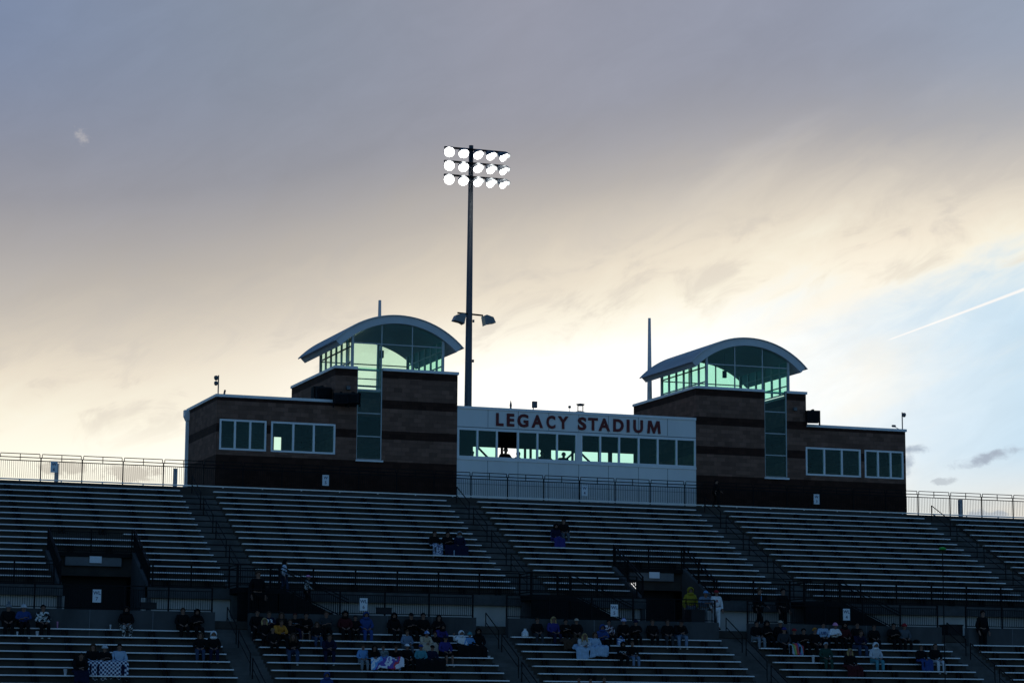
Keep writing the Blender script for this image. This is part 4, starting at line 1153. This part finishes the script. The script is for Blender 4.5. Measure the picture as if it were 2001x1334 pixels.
def person(loc, ps, jk, tr, sh, hd, label, group, sc=1.0, rz=0.0, mark=None):
    P = pose(ps)
    t_ = thing('person', loc, label, 'person', group, rz)
    t_.scale = (sc * 1.10, sc * 1.05, sc)
    def add(n_, me, m_):
        o = obj(n_, me, t_)
        if m_ is not None:
            if not me.materials: me.materials.append(SPK)
            o.material_slots[0].link = 'OBJECT'; o.material_slots[0].material = CM[m_]
        return o
    add('body', P['body'], None)
    j = add('jacket', P['jacket'], jk)
    if tr == 'sho': add('shorts', P['shorts'], 'blk')
    else: add('trousers', P['trousers'], tr)
    for s in (0, 1): add('shoe', P['shoe'][s], sh)
    kind, c = hd
    g = add(gear_mesh(kind).name.split('.')[0], gear_mesh(kind), c)
    g.location = P['head'] + Vector((0, 0.0, 0.012))
    if mark:
        txt, mc, hgt = mark
        me, tw = text_mesh(txt, hgt, CM[mc], 0.02, 0.006)
        o = obj('jersey_lettering', me, j, (-tw / 2, -0.128 if ps != 'lean' else -0.25, P['head'].z - 0.42))
    return t_
def seat_loc(k, x, up_=False):
    return (x, (uY(k) if up_ else lY(k)) + 0.14, (uZ(k) if up_ else lZ(k)))
G5, G6, G7, G4 = 'spectators under sign WL5', 'spectators under sign WL6', 'spectators under sign WL7', 'spectators under sign WL4'
#        k  X     sit   pose  jacket trousers shoes headgear   label
PEOPLE = [
 (G7, 0, 16.44, 1.20, 'lap', 'blk', 'blk', 'blk', ('pom', 'gry'), 'person in dark coat and grey pom-pom hat, leftmost in the top row'),
 (G7, 0, 17.10, 1.12, 'fold', 'blu', 'blk', 'wht', ('knit', 'lgr'), 'person in blue jacket and pale knit hat beside the pom-pom hat'),
 (G7, 0, 17.96, 1.10, 'lap', 'pat', 'blk', 'wht', ('short', 'blk'), 'person in black jacket with white patches, top row left of sign WL7'),
 (G7, 0, 21.70, 1.08, 'lap', 'blk', 'flo', 'blk', ('hood', 'blk'), 'hooded person in black with floral trousers below the left portal'),
 (G7, 5, 19.57, 1.03, 'lap', 'blk', 'nav', 'blk', ('long', 'brn'), 'person in striped black jacket at the left end of the checkered blanket'),
 (G7, 5, 20.07, 1.02, 'fold', 'blk', 'nav', 'blk', ('knit', 'lgr'), 'person in white knit hat in the middle of the checkered blanket'),
 (G7, 5, 20.72, 1.06, 'lap', 'pbl', 'nav', 'blk', ('short', 'blk'), 'person in grey-blue sweatshirt at the right end of the checkered blanket'),
 (G7, 6, 18.90, 1.06, 'lean', 'blk', 'nav', 'blk', ('short', 'blk'), 'person hunched in dark clothes under a navy blanket at lower left'),
 (G7, 0, 24.28, 1.06, 'lap', 'blk', 'blk', 'blk', ('short', 'brn'), 'bareheaded person in black coat, top row near the leftmost lower aisle'),
 (G7, 0, 24.92, 1.03, 'fold', 'blk', 'blk', 'blk', ('hood', 'blk'), 'hooded person in black, top row beside the leftmost lower aisle'),
 (G7, 3, 24.62, 0.94, 'lap', 'blk', 'jen', 'wht', ('long', 'brn'), 'person in black jacket with white piping, jeans and white shoes'),
 (G7, 3, 25.21, 1.02, 'lap', 'blk', 'nav', 'tan', ('hood', 'wht'), 'person with white hood and dark coat at the aisle end'),
 (G6, 0, 27.75, 1.03, 'lap', 'blk', 'blk', 'blk', ('short', 'blk'), 'person in black, leftmost in the top row under the steel stairs'),
 (G6, 0, 28.28, 0.98, 'fold', 'nav', 'blk', 'blk', ('short', 'brn'), 'person in navy jersey with a white number 23', ('23', 'wht', 0.2)),
 (G6, 1, 27.90, 0.98, 'lap', 'blk', 'blk', 'blk', ('long', 'bln'), 'fair-haired child in dark top in front of the jersey number 23'),
 (G6, 0, 28.90, 0.93, 'lap', 'blk', 'blk', 'blk', ('long', 'brn'), 'long-haired person in black between the number jersey and blue lettering'),
 (G6, 1, 28.60, 0.90, 'lean', 'org', 'blk', 'blk', ('short', 'brn'), 'child in orange-yellow jacket in the second row'),
 (G6, 1, 29.10, 0.95, 'lap', 'blk', 'chr', 'blk', ('short', 'brn'), 'person in black right beside the orange jacket'),
 (G6, 0, 29.52, 0.92, 'fold', 'blk', 'nav', 'blk', ('short', 'drd'), 'person in black hoodie with pale blue lettering', ('BCV', 'pbl', 0.09)),
 (G6, 2, 28.11, 0.88, 'lap', 'blk', 'blk', 'blk', ('bald', 'bln'), 'balding person in wide black coat in the third row'),
 (G6, 3, 28.85, 0.97, 'lean', 'blk', 'jen', 'wht', ('long', 'brn'), 'person in black with blue jeans and bright white shoes, fourth row'),
 (G6, 0, 30.05, 0.92, 'lean', 'blk', 'sho', 'tea', ('short', 'blk'), 'person in black with bare knees and teal shoes'),
 (G6, 1, 30.38, 0.86, 'lap', 'blk', 'jen', 'wht', ('long', 'brn'), 'person in black and blue jeans leaning beside the bare knees'),
 (G6, 3, 30.56, 0.94, 'lean', 'nav', 'nav', 'wht', ('short', 'brn'), 'person in navy jacket leaning sideways, fourth row'),
 (G6, 0, 31.02, 1.07, 'fold', 'chr', 'blk', 'blk', ('short', 'brn'), 'person in charcoal jacket at the foot of the steel stairs'),
 (G6, 0, 31.94, 1.09, 'lap', 'drd', 'blk', 'blk', ('hood', 'blk'), 'person in dark red jacket and black hood, left of sign WL6'),
 (G6, 0, 32.43, 0.86, 'lap', 'blk', 'blk', 'blk', ('short', 'blk'), 'small person in black between the dark red jacket and blue hoodie'),
 (G6, 0, 32.95, 1.05, 'lap', 'blu', 'blu', 'blk', ('hood', 'blu'), 'person all in blue hoodie and trousers just under sign WL6'),
 (G6, 4, 31.95, 0.86, 'lap', 'lbl', 'gry', 'lgr', ('short', 'brn'), 'person in light blue sweatshirt and grey trousers in the fifth row'),
 (G6, 0, 34.31, 1.04, 'lap', 'blk', 'blk', 'blk', ('hood', 'blk'), 'broad hooded person in black under the flat wall box'),
 (G6, 0, 35.13, 1.12, 'fold', 'blk', 'blk', 'blk', ('cap', 'blk'), 'tall person in black cap, top row right of sign WL6'),
 (G6, 0, 35.74, 1.04, 'lap', 'blk', 'blk', 'blk', ('short', 'blk'), 'bareheaded person in black between the black cap and long hair'),
 (G6, 0, 36.50, 0.98, 'fold', 'blk', 'nav', 'blk', ('long', 'blk'), 'long-haired person in black, last in the top row left of the wall gap'),
 (G6, 2, 34.49, 0.88, 'lap', 'ljn', 'dgy', 'blk', ('short', 'brn'), 'person in faded blue jacket left of the tan blanket'),
 (G6, 2, 35.38, 0.86, 'lean', 'tan', 'tan', 'blk', ('knit', 'blw'), 'person in blue and white knit hat wrapped in the tan blanket'),
 (G6, 2, 35.85, 0.84, 'lap', 'blk', 'blk', 'blk', ('short', 'drd'), 'person in black right of the tan blanket'),
 (G6, 1, 36.36, 0.84, 'lean', 'pur', 'nav', 'blk', ('hood', 'blk'), 'person in purple-blue jacket and dark hood in the second row'),
 (G6, 3, 36.11, 0.99, 'lap', 'pur', 'sho', 'wht', ('cap', 'nav'), 'person in purple hoodie and shorts with white socks'),
 (G6, 2, 37.13, 0.92, 'up', 'wht', 'blk', 'blk', ('hood', 'wht'), 'person in white jacket and hood raising one arm'),
 (G6, 2, 37.55, 0.86, 'lap', 'lbl', 'blk', 'blk', ('knit', 'tea'), 'person in light blue jacket and teal hat beside the white hood'),
 (G6, 2, 37.98, 1.05, 'lap', 'blk', 'blk', 'blk', ('hood', 'blk'), 'hooded person in black at the aisle end under sign WL6'),
 (G6, 4, 32.90, 0.86, 'lap', 'cmo', 'dgy', 'blk', ('short', 'brn'), 'person in grey camouflage jacket behind the bright striped blanket'),
 (G6, 4, 32.45, 0.82, 'lean', 'blk', 'nav', 'blk', ('long', 'blk'), 'dark-haired person at the left end of the bright striped blanket'),
 (G6, 4, 33.48, 0.82, 'lean', 'blk', 'ljn', 'blk', ('short', 'brn'), 'person in black bending right of the bright striped blanket'),
 (G6, 4, 34.03, 0.92, 'lap', 'blk', 'blk', 'blk', ('cap', 'wht'), 'person in black coat and white cap in the fifth row'),
 (G6, 4, 34.69, 0.90, 'lap', 'tea', 'blk', 'blk', ('cap', 'blu'), 'person in teal sweatshirt and blue cap over the black blanket'),
 (G6, 4, 35.24, 0.88, 'lap', 'nav', 'blk', 'blk', ('cap', 'blk'), 'person in navy hoodie and dark cap over the black blanket'),
 (G5, 0, 41.47, 0.92, 'lap', 'blk', 'chr', 'blk', ('short', 'brn'), 'person in black nearest the white bag on the top row'),
 (G5, 0, 42.29, 0.99, 'lap', 'pur', 'nav', 'blk', ('long', 'bln'), 'fair-haired person in purple hoodie in the top row'),
 (G5, 0, 42.89, 0.90, 'fold', 'blk', 'blk', 'blk', ('short', 'blk'), 'person in black top with a white emblem', ('V', 'lgr', 0.1)),
 (G5, 0, 43.48, 0.93, 'lap', 'blk', 'brn', 'blk', ('cap', 'tan'), 'person in tan cap and dark jacket behind the grey hoodie'),
 (G5, 2, 43.25, 0.86, 'lean', 'lgr', 'blk', 'blk', ('long', 'bln'), 'blond person in light grey hoodie over the pale blue blanket'),
 (G5, 2, 43.84, 0.96, 'lap', 'pbl', 'blk', 'blk', ('long', 'brn'), 'long-haired person in pale blue jacket at the pale blue blanket'),
 (G5, 1, 44.50, 1.02, 'fold', 'blu', 'blk', 'blk', ('hood', 'blu'), 'person in bright blue hoodie under sign WL5'),
 (G5, 0, 45.15, 0.90, 'lap', 'rwb', 'blk', 'blk', ('short', 'blk'), 'person in dark red and white jersey under sign WL5'),
 (G5, 0, 45.93, 1.00, 'lap', 'blk', 'blk', 'blk', ('knit', 'stp'), 'person in black with blue and white striped knit hat'),
 (G5, 0, 46.56, 0.96, 'fold', 'blk', 'blk', 'blk', ('knit', 'nav'), 'person in black coat and navy knit hat'),
 (G5, 3, 44.87, 0.86, 'lean', 'blk', 'blk', 'wht', ('hood', 'blk'), 'hooded person in black with pale lettering and white shoes', ('DCV', 'lgr', 0.11)),
 (G5, 3, 45.45, 0.90, 'lap', 'blk', 'ljn', 'wht', ('short', 'brn'), 'person in black top and light jeans in the fourth row'),
 (G5, 0, 47.44, 0.95, 'lap', 'blk', 'blk', 'blk', ('short', 'brn'), 'person in black, third from the right under the right portal'),
 (G5, 0, 48.25, 0.97, 'lap', 'blk', 'chr', 'wht', ('short', 'brn'), 'person in black with white shoes, second from the right under the portal'),
 (G5, 0, 48.88, 1.00, 'lean', 'blk', 'ljn', 'wht', ('cap', 'blk'), 'person in black cap and torn light jeans at the row end'),
 (G4, 0, 53.03, 1.00, 'lap', 'blk', 'gry', 'blk', ('short', 'blk'), 'person in black jacket and grey trousers at the aisle, left of WL4'),
 (G4, 0, 53.55, 1.05, 'fold', 'blk', 'blk', 'blk', ('hood', 'blk'), 'hooded person in black right beside the grey trousers'),
 (G4, 0, 54.33, 1.05, 'lap', 'blk', 'blk', 'blk', ('cap', 'tan'), 'person in black with pale tan cap, top row left of WL4'),
 (G4, 1, 54.17, 1.04, 'lap', 'chr', 'blk', 'blk', ('cap', 'pur'), 'person in charcoal with purple cap in the second row'),
 (G4, 1, 54.72, 0.99, 'lap', 'blk', 'blk', 'blk', ('cap', 'red'), 'person in black with red cap above the rainbow blanket'),
 (G4, 1, 55.22, 1.02, 'fold', 'blk', 'blk', 'blk', ('short', 'blk'), 'bareheaded person in black right of the red cap'),
 (G4, 1, 55.85, 1.05, 'lap', 'blk', 'blk', 'blk', ('short', 'org'), 'ginger-haired person in dark jacket beside the white jersey'),
 (G4, 0, 56.70, 0.99, 'lap', 'pbl', 'blk', 'blk', ('short', 'blk'), 'person in pale jersey with blue lettering under sign WL4', ('LIB', 'blu', 0.13)),
 (G4, 0, 57.34, 1.02, 'fold', 'wht', 'blk', 'blk', ('knit', 'pnk'), 'person in white sweatshirt and pink knit hat'),
 (G4, 0, 57.90, 1.05, 'lap', 'drd', 'blk', 'blk', ('hood', 'blk'), 'person in dark red jacket right of the pink knit hat'),
 (G4, 0, 58.60, 1.08, 'lap', 'blk', 'blk', 'blk', ('short', 'blk'), 'person in black in the top row right of sign WL4'),
 (G4, 1, 58.25, 0.95, 'lean', 'nav', 'jen', 'blk', ('short', 'brn'), 'person in navy leaning forward in the second row right of WL4'),
 (G4, 3, 55.69, 1.00, 'lap', 'grn', 'grn', 'blk', ('short', 'lgr'), 'grey-haired person in dark green coat beside the white jug'),
 (G4, 4, 56.62, 1.08, 'lap', 'blk', 'drd', 'blk', ('long', 'bln'), 'blond person in black over the red blanket'),
 (G4, 0, 59.55, 0.92, 'lap', 'blk', 'blk', 'blk', ('short', 'brn'), 'person in black behind the white hooded sweatshirt'),
 (G4, 3, 58.43, 1.05, 'lap', 'lgr', 'tea', 'blk', ('hood', 'wht'), 'person in pale grey sweatshirt with white hood and teal trousers'),
 (G4, 0, 60.64, 1.15, 'fold', 'blk', 'blk', 'blk', ('short', 'blk'), 'broad person in black left of the red knit hat'),
 (G4, 0, 61.27, 1.05, 'lap', 'dgy', 'blk', 'blk', ('knit', 'red'), 'person in grey jacket and red knit hat'),
 (G4, 3, 60.95, 0.96, 'lap', 'blk', 'nav', 'blk', ('short', 'brn'), 'person in black with the blue blanket over the knees'),
 (G4, 3, 61.75, 1.08, 'lap', 'blk', 'lgr', 'wht', ('bald', 'brn'), 'bald person in dark jacket and pale trousers near the marker pole'),
 (G5, 8, 41.27, 0.90, 'lap', 'blk', 'blk', 'blk', ('short', 'brn'), 'head at the bottom edge, leftmost of three under sign WL5'),
 (G5, 8, 41.83, 0.88, 'lap', 'blk', 'blk', 'blk', ('short', 'blk'), 'head at the bottom edge, middle of three under sign WL5'),
 (G5, 8, 42.51, 0.94, 'lap', 'blk', 'blk', 'blk', ('short', 'brn'), 'head at the bottom edge, rightmost of three under sign WL5'),
 (G6, 8, 29.44, 0.98, 'lap', 'blu', 'blk', 'blk', ('hood', 'blu'), 'blue hood at the bottom edge of the block under sign WL6'),
]
rp = random.Random(11)
for g, k, x, s_h, ps, jk, tr, sh, hd, lab, *mk_ in PEOPLE:
    top = {'lean': 0.83}.get(ps, 0.90) + {'pom': 0.10, 'hood': 0.03, 'knit': 0.03}.get(hd[0], 0.0)
    sc = min(1.16, max(0.84, s_h / top))
    person(seat_loc(k, x), ps, jk, tr, sh, hd, lab, g, sc, rp.uniform(-0.22, 0.10), mk_[0] if mk_ else None)
UP = 'spectators in the upper tier'
for k, x, jk, tr, hd, ps, lab in ((9, 39.13, 'blk', 'blk', ('short', 'blk'), 'lap', 'person in black with a speckled blanket in the upper tier'),
        (9, 39.82, 'blk', 'nav', ('short', 'blk'), 'fold', 'person in black, middle of three in the upper tier'),
        (9, 40.48, 'nav', 'nav', ('hood', 'gry'), 'lap', 'person with grey hood and navy jacket, right of three in the upper tier'),
        (7, 46.32, 'nav', 'pur', ('hood', 'blk'), 'lap', 'person in navy, left of the pair high under sign W4'),
        (6, 47.05, 'blk', 'dgy', ('short', 'blk'), 'lap', 'person in black with grey trousers, right of the pair under sign W4')):
    person(seat_loc(k, x, True), ps, jk, tr, 'blk', hd, lab, UP, 1.06, rp.uniform(-0.2, 0.1))
ST = 'people standing on the stand'
for loc, ps, jk, tr, sh, hd, lab, sc, rz, mk_ in (
        ((50.35, -14.9, 6.25), 'stand', 'yel', 'dgy', 'blk', ('hood', 'yel'), 'person in yellow hooded jacket standing behind the concourse railing', 1.24, -0.1, None),
        ((50.62, -15.95, 6.25), 'rail', 'ljn', 'gry', 'blk', ('cap', 'lbl'), 'person in blue and white cap leaning on the railing by the trash bin', 1.16, 0.1, None),
        ((51.25, -16.0, 6.30), 'stand', 'wht', 'wht', 'blk', ('cap', 'red'), 'person in white jersey and trousers with red cap at the aisle head', 1.12, 0.0, ('R', 'red', 0.12)),
        ((53.79, -15.5, 6.25), 'walk', 'blk', 'blk', 'blk', ('short', 'brn'), 'person in dark suit and blue shirt walking on the concourse', 1.28, 0.7, ('I', 'lbl', 0.22)),
        ((55.60, -14.6, 6.25), 'stand', 'blk', 'blk', 'blk', ('short', 'blk'), 'broad person in black standing by the stairs left of sign WL4', 1.30, 0.2, None),
        ((58.28, -0.8, 13.76), 'walk', 'blk', 'blk', 'blk', ('short', 'blk'), 'dark silhouette walking along the top railing below the right tower', 0.92, 0.9, None),
        ((28.0, -15.8, 6.25), 'stand', 'blk', 'blk', 'blk', ('short', 'brn'), 'person in black with red collar at the foot of the leftmost upper aisle', 1.36, 0.2, None),
        ((29.62, -14.4, 7.55), 'walk', 'pla', 'jen', 'blk', ('long', 'blk'), 'person in pale plaid shirt starting down the leftmost steel stairs', 1.0, 1.3, None),
        ((30.75, -14.4, 6.95), 'walk', 'pat', 'blk', 'blk', ('cap', 'pnk'), 'person in pink cap and patterned top halfway down the steel stairs', 0.94, 1.2, None),
        ((65.80, -16.85, 5.33), 'stand', 'blk', 'blk', 'blk', ('short', 'blk'), 'dark person standing at the rightmost lower aisle by the wall', 1.26, 0.2, None)):
    person(loc, ps, jk, tr, sh, hd, lab, ST, sc, rz, mk_)
for x, ps, lab, rz, sc in ((44.86, 'stand', 'silhouetted person behind the first press box window', 0.4, 1.12), (46.82, 'rail', 'silhouetted person centred in the open press box window', 0.0, 1.30), (47.62, 'stand', 'silhouetted person at the edge of the open press box window', 0.6, 1.16),
        (48.98, 'rail', 'silhouetted person behind the fifth press box window', 0.3, 1.24), (50.35, 'rail', 'silhouetted person behind the sixth press box window', -0.1, 1.24)):
    person((x, 2.7, 14.8), ps, 'blk', 'blk', 'blk', ('short', 'blk'), lab, 'people in the press box', sc, rz)

# ------------------------------------------------------------------ blankets, cups and bags
def blanket(x0, x1, k, mat, label, up_=False, hem=-0.36, lift=0.0, skew=0.0, legs=0.035, seed=1):
    bx_, by_, bz_ = seat_loc(k, (x0 + x1) / 2, up_)
    path = [(-0.06, 0.30), (-0.12, 0.235), (-0.22, 0.215), (-0.34, 0.215), (-0.46, 0.215), (-0.54, 0.18), (-0.575, 0.10), (-0.585, 0.0), (-0.59, -0.12), (-0.60, -0.24), (-0.60, hem)]
    w_ = x1 - x0; n = max(14, int(w_ * 26)); rnd = random.Random(seed)
    ph = [rnd.uniform(0, 6.28) for _ in range(6)]
    mb = MB(); mb.uv = []; m_ = len(path)
    L_ = [0.0]
    for (a, b), (c, d) in zip(path, path[1:]): L_.append(L_[-1] + math.hypot(c - a, d - b))
    for i in range(n + 1):
        uu = i / n; x = (uu - 0.5) * w_
        edge_ = min(uu, 1 - uu) * w_
        for j, (y, z) in enumerate(path):
            f = j / (m_ - 1)
            leg = legs * math.cos(x / 0.24 * math.pi + ph[5])
            wr = 0.016 * math.sin(x * 17 + ph[0] + f * 3) + 0.012 * math.sin(x * 31 + ph[1] - f * 5)
            zz = z + leg * (1 if j < 6 else 0.3) + wr * 0.6 + lift
            yy = y + (leg * 0.7 + wr) * (0.3 + 0.7 * (j > 5))
            if edge_ < 0.10: zz -= (0.10 - edge_) * 0.9 * (1 - f)
            zz += skew * (uu - 0.5) * f
            zz += 0.05 * f * math.sin(x * 5 + ph[2]) * (j > 7)
            mb.v.append((bx_ + x * (1 - 0.04 * f), by_ + yy, bz_ + zz)); mb.uv.append((x, L_[j]))
    for i in range(n):
        for j in range(m_ - 1):
            a = i * m_ + j
            mb.f.append((a, a + 1, a + m_ + 1, a + m_))
    o = solo('blanket', mb, mat, label, 'blanket', 'blankets over spectators', (bx_, by_ - 0.3, bz_ - 0.4), True)
    s = o.modifiers.new('thickness', 'SOLIDIFY'); s.thickness = 0.016
    return o
CHK = pattern_mat('checkered_blanket', 'check', (0.02, 0.03, 0.10, 1), (0.72, 0.74, 0.80, 1), 11.0)
BRT = bpy.data.materials.new('bright_striped_blanket'); BRT.use_nodes = True
q_ = NT(BRT.node_tree); uvn_ = q_.n('ShaderNodeUVMap'); sx_ = q_.n('ShaderNodeSeparateXYZ'); BRT.node_tree.links.new(uvn_.outputs[0], sx_.inputs[0])
wv = q_.m('ADD', q_.m('ADD', q_.m('MULTIPLY', sx_.outputs[0], 0.50), q_.m('MULTIPLY', sx_.outputs[1], 0.30)), q_.m('ADD', 0.02, q_.m('MULTIPLY', q_.noise(uvn_.outputs[0], 2.6, 2.0), 0.75)), clamp=True)
BRT.node_tree.links.new(q_.ramp(wv, [(0.0, (0.35, 0.6, 0.85, 1)), (0.2, (0.75, 0.78, 0.85, 1)), (0.28, (0.12, 0.35, 0.7, 1)), (0.4, (0.10, 0.05, 0.35, 1)), (0.52, (0.78, 0.78, 0.85, 1)), (0.66, (0.12, 0.05, 0.35, 1)), (0.76, (0.55, 0.02, 0.06, 1)), (0.86, (0.8, 0.75, 0.8, 1))], 'CONSTANT'), BRT.node_tree.nodes['Principled BSDF'].inputs[0])
RNB = bpy.data.materials.new('rainbow_blanket'); RNB.use_nodes = True
q_ = NT(RNB.node_tree); uvn_ = q_.n('ShaderNodeUVMap'); sx_ = q_.n('ShaderNodeSeparateXYZ'); RNB.node_tree.links.new(uvn_.outputs[0], sx_.inputs[0])
wv = q_.m('ADD', 0.5, q_.m('ADD', q_.m('MULTIPLY', sx_.outputs[0], 1.3), q_.m('MULTIPLY', q_.m('SUBTRACT', sx_.outputs[1], 0.5), -0.35)), clamp=True)
RNB.node_tree.links.new(q_.ramp(wv, [(0.0, (0.4, 0.45, 0.5, 1)), (0.18, (0.12, 0.35, 0.12, 1)), (0.3, (0.5, 0.4, 0.08, 1)), (0.4, (0.6, 0.05, 0.05, 1)), (0.58, (0.10, 0.05, 0.25, 1)), (0.68, (0.15, 0.3, 0.4, 1)), (0.84, (0.5, 0.04, 0.05, 1))], 'CONSTANT'), RNB.node_tree.nodes['Principled BSDF'].inputs[0])
SPKL = pattern_mat('speckled_blanket', 'blotch', (0.05, 0.07, 0.16, 1), (0.62, 0.66, 0.75, 1), 22)
blanket(19.25, 21.05, 5, CHK, 'navy and white checkered blanket over three pairs of knees at lower left', hem=-0.60, lift=0.07, legs=0.014, seed=2)
blanket(18.55, 19.22, 6, CM['nav'], 'plain navy blanket left of the checkered one', seed=3)
blanket(35.05, 35.85, 2, CM['tan'], 'tan blanket draped round the knit-hatted person', hem=-0.2, lift=0.05, seed=4)
blanket(36.75, 38.25, 2, CM['blk'], 'black blanket over three knees at the aisle end under WL6', seed=5)
blanket(32.15, 33.75, 4, BRT, 'bright blanket with white, blue, purple and red patches', hem=-0.30, lift=0.06, skew=0.12, seed=6)
blanket(34.25, 35.75, 4, CM['blk'], 'black blanket over the knees of the blue cap and dark cap', hem=-0.5, seed=7)
blanket(42.65, 44.35, 2, CM['pbl'], 'pale blue blanket shared by the grey hoodie and long hair', hem=-0.34, lift=0.04, skew=0.30, seed=8)
blanket(42.3, 43.3, 1, CM['brn'], 'dark brown blanket heap behind the grey hoodie', hem=-0.2, seed=9)
blanket(54.15, 54.95, 1, RNB, 'small rainbow striped blanket in green, red and blue', hem=-0.32, seed=10)
blanket(56.15, 57.05, 4, CM['drd'], 'dark red blanket over the knees of the blond person', seed=11)
blanket(60.65, 61.32, 3, CM['blu'], 'deep blue blanket over two knees near the marker pole', hem=-0.38, seed=12)
blanket(38.85, 39.42, 9, SPKL, 'speckled blue and white blanket in the upper tier', True, hem=-0.55, lift=0.03, seed=13)
blanket(39.5, 40.8, 9, CM['nav'], 'navy blanket over two knees in the upper tier', True, seed=14)
blanket(46.0, 46.65, 7, CM['pur'], 'dark purple-blue blanket high under sign W4', True, seed=15)
def cup(x, k, label, h=0.15, r=0.045, m_='wht', up_=False, dy=0.0):
    y = (uY(k) if up_ else lY(k)) + 0.12 + dy; z = (uZ(k) if up_ else lZ(k))
    solo('cup', MB().lathe([(r * 0.72, 0), (r, h * 0.92), (r * 1.08, h * 0.93), (r * 1.08, h), (r * 0.3, h * 1.04)], (x, y, z), (0, 0, 1), 12), CM[m_], label, 'cup', 'drinks on the benches', (x, y, z), True)
cup(16.75, 1, 'white cup on the second row, leftmost'); cup(17.62, 1, 'white cup on the second row in front of the blue jacket', 0.18, 0.07)
cup(21.0, 0, 'white bottle on the top row left of the floral trousers', 0.2, 0.04); cup(18.62, 0, 'tall pinkish bottle on the top row by the patched jacket', 0.28, 0.04, 'pnk')
cup(18.28, 6, 'tall white cup left of the navy blanket', 0.24, 0.075); cup(55.0, 3, 'large white water jug in the fourth row', 0.34, 0.075); cup(39.95, 10, 'clear pale bottle by the navy blanket in the upper tier', 0.26, 0.035, 'pbl', True)
cup(56.0, 2, 'small white cup in the third row under WL4', 0.1, 0.06); cup(38.25, 3, 'small white cup at the aisle end below WL6', 0.08, 0.07)
bag = MB().lathe([(0.13, 0), (0.17, 0.05), (0.16, 0.2), (0.10, 0.28), (0.05, 0.33), (0.08, 0.38)], (40.85, lY(0) + 0.13, lZ(0)), (0, 0, 1), 9)
solo('plastic_bag', bag, CM['wht'], 'knotted white plastic bag on the top row left end under WL5', 'bag')
bag = MB().box(45.28, 45.62, lY(1) - 0.02, lY(1) + 0.14, lZ(1), lZ(1) + 0.30); bag.tube((45.32, lY(1) + 0.06, lZ(1) + 0.3), (45.45, lY(1) + 0.06, lZ(1) + 0.45), 0.012).tube((45.58, lY(1) + 0.06, lZ(1) + 0.3), (45.45, lY(1) + 0.06, lZ(1) + 0.45), 0.012)
solo('tote_bag', bag, CM['blw'], 'white tote bag with blue print behind the lettered hoodie', 'bag')
bag = MB().lathe([(0.10, 0), (0.17, 0.06), (0.17, 0.16), (0.06, 0.22)], (61.95, lY(0) + 0.13, lZ(0)), (0, 0, 1), 10)
solo('dark_bag', bag, CM['blk'], 'round dark bag on the top row right of the red knit hat', 'bag', None, None, True)
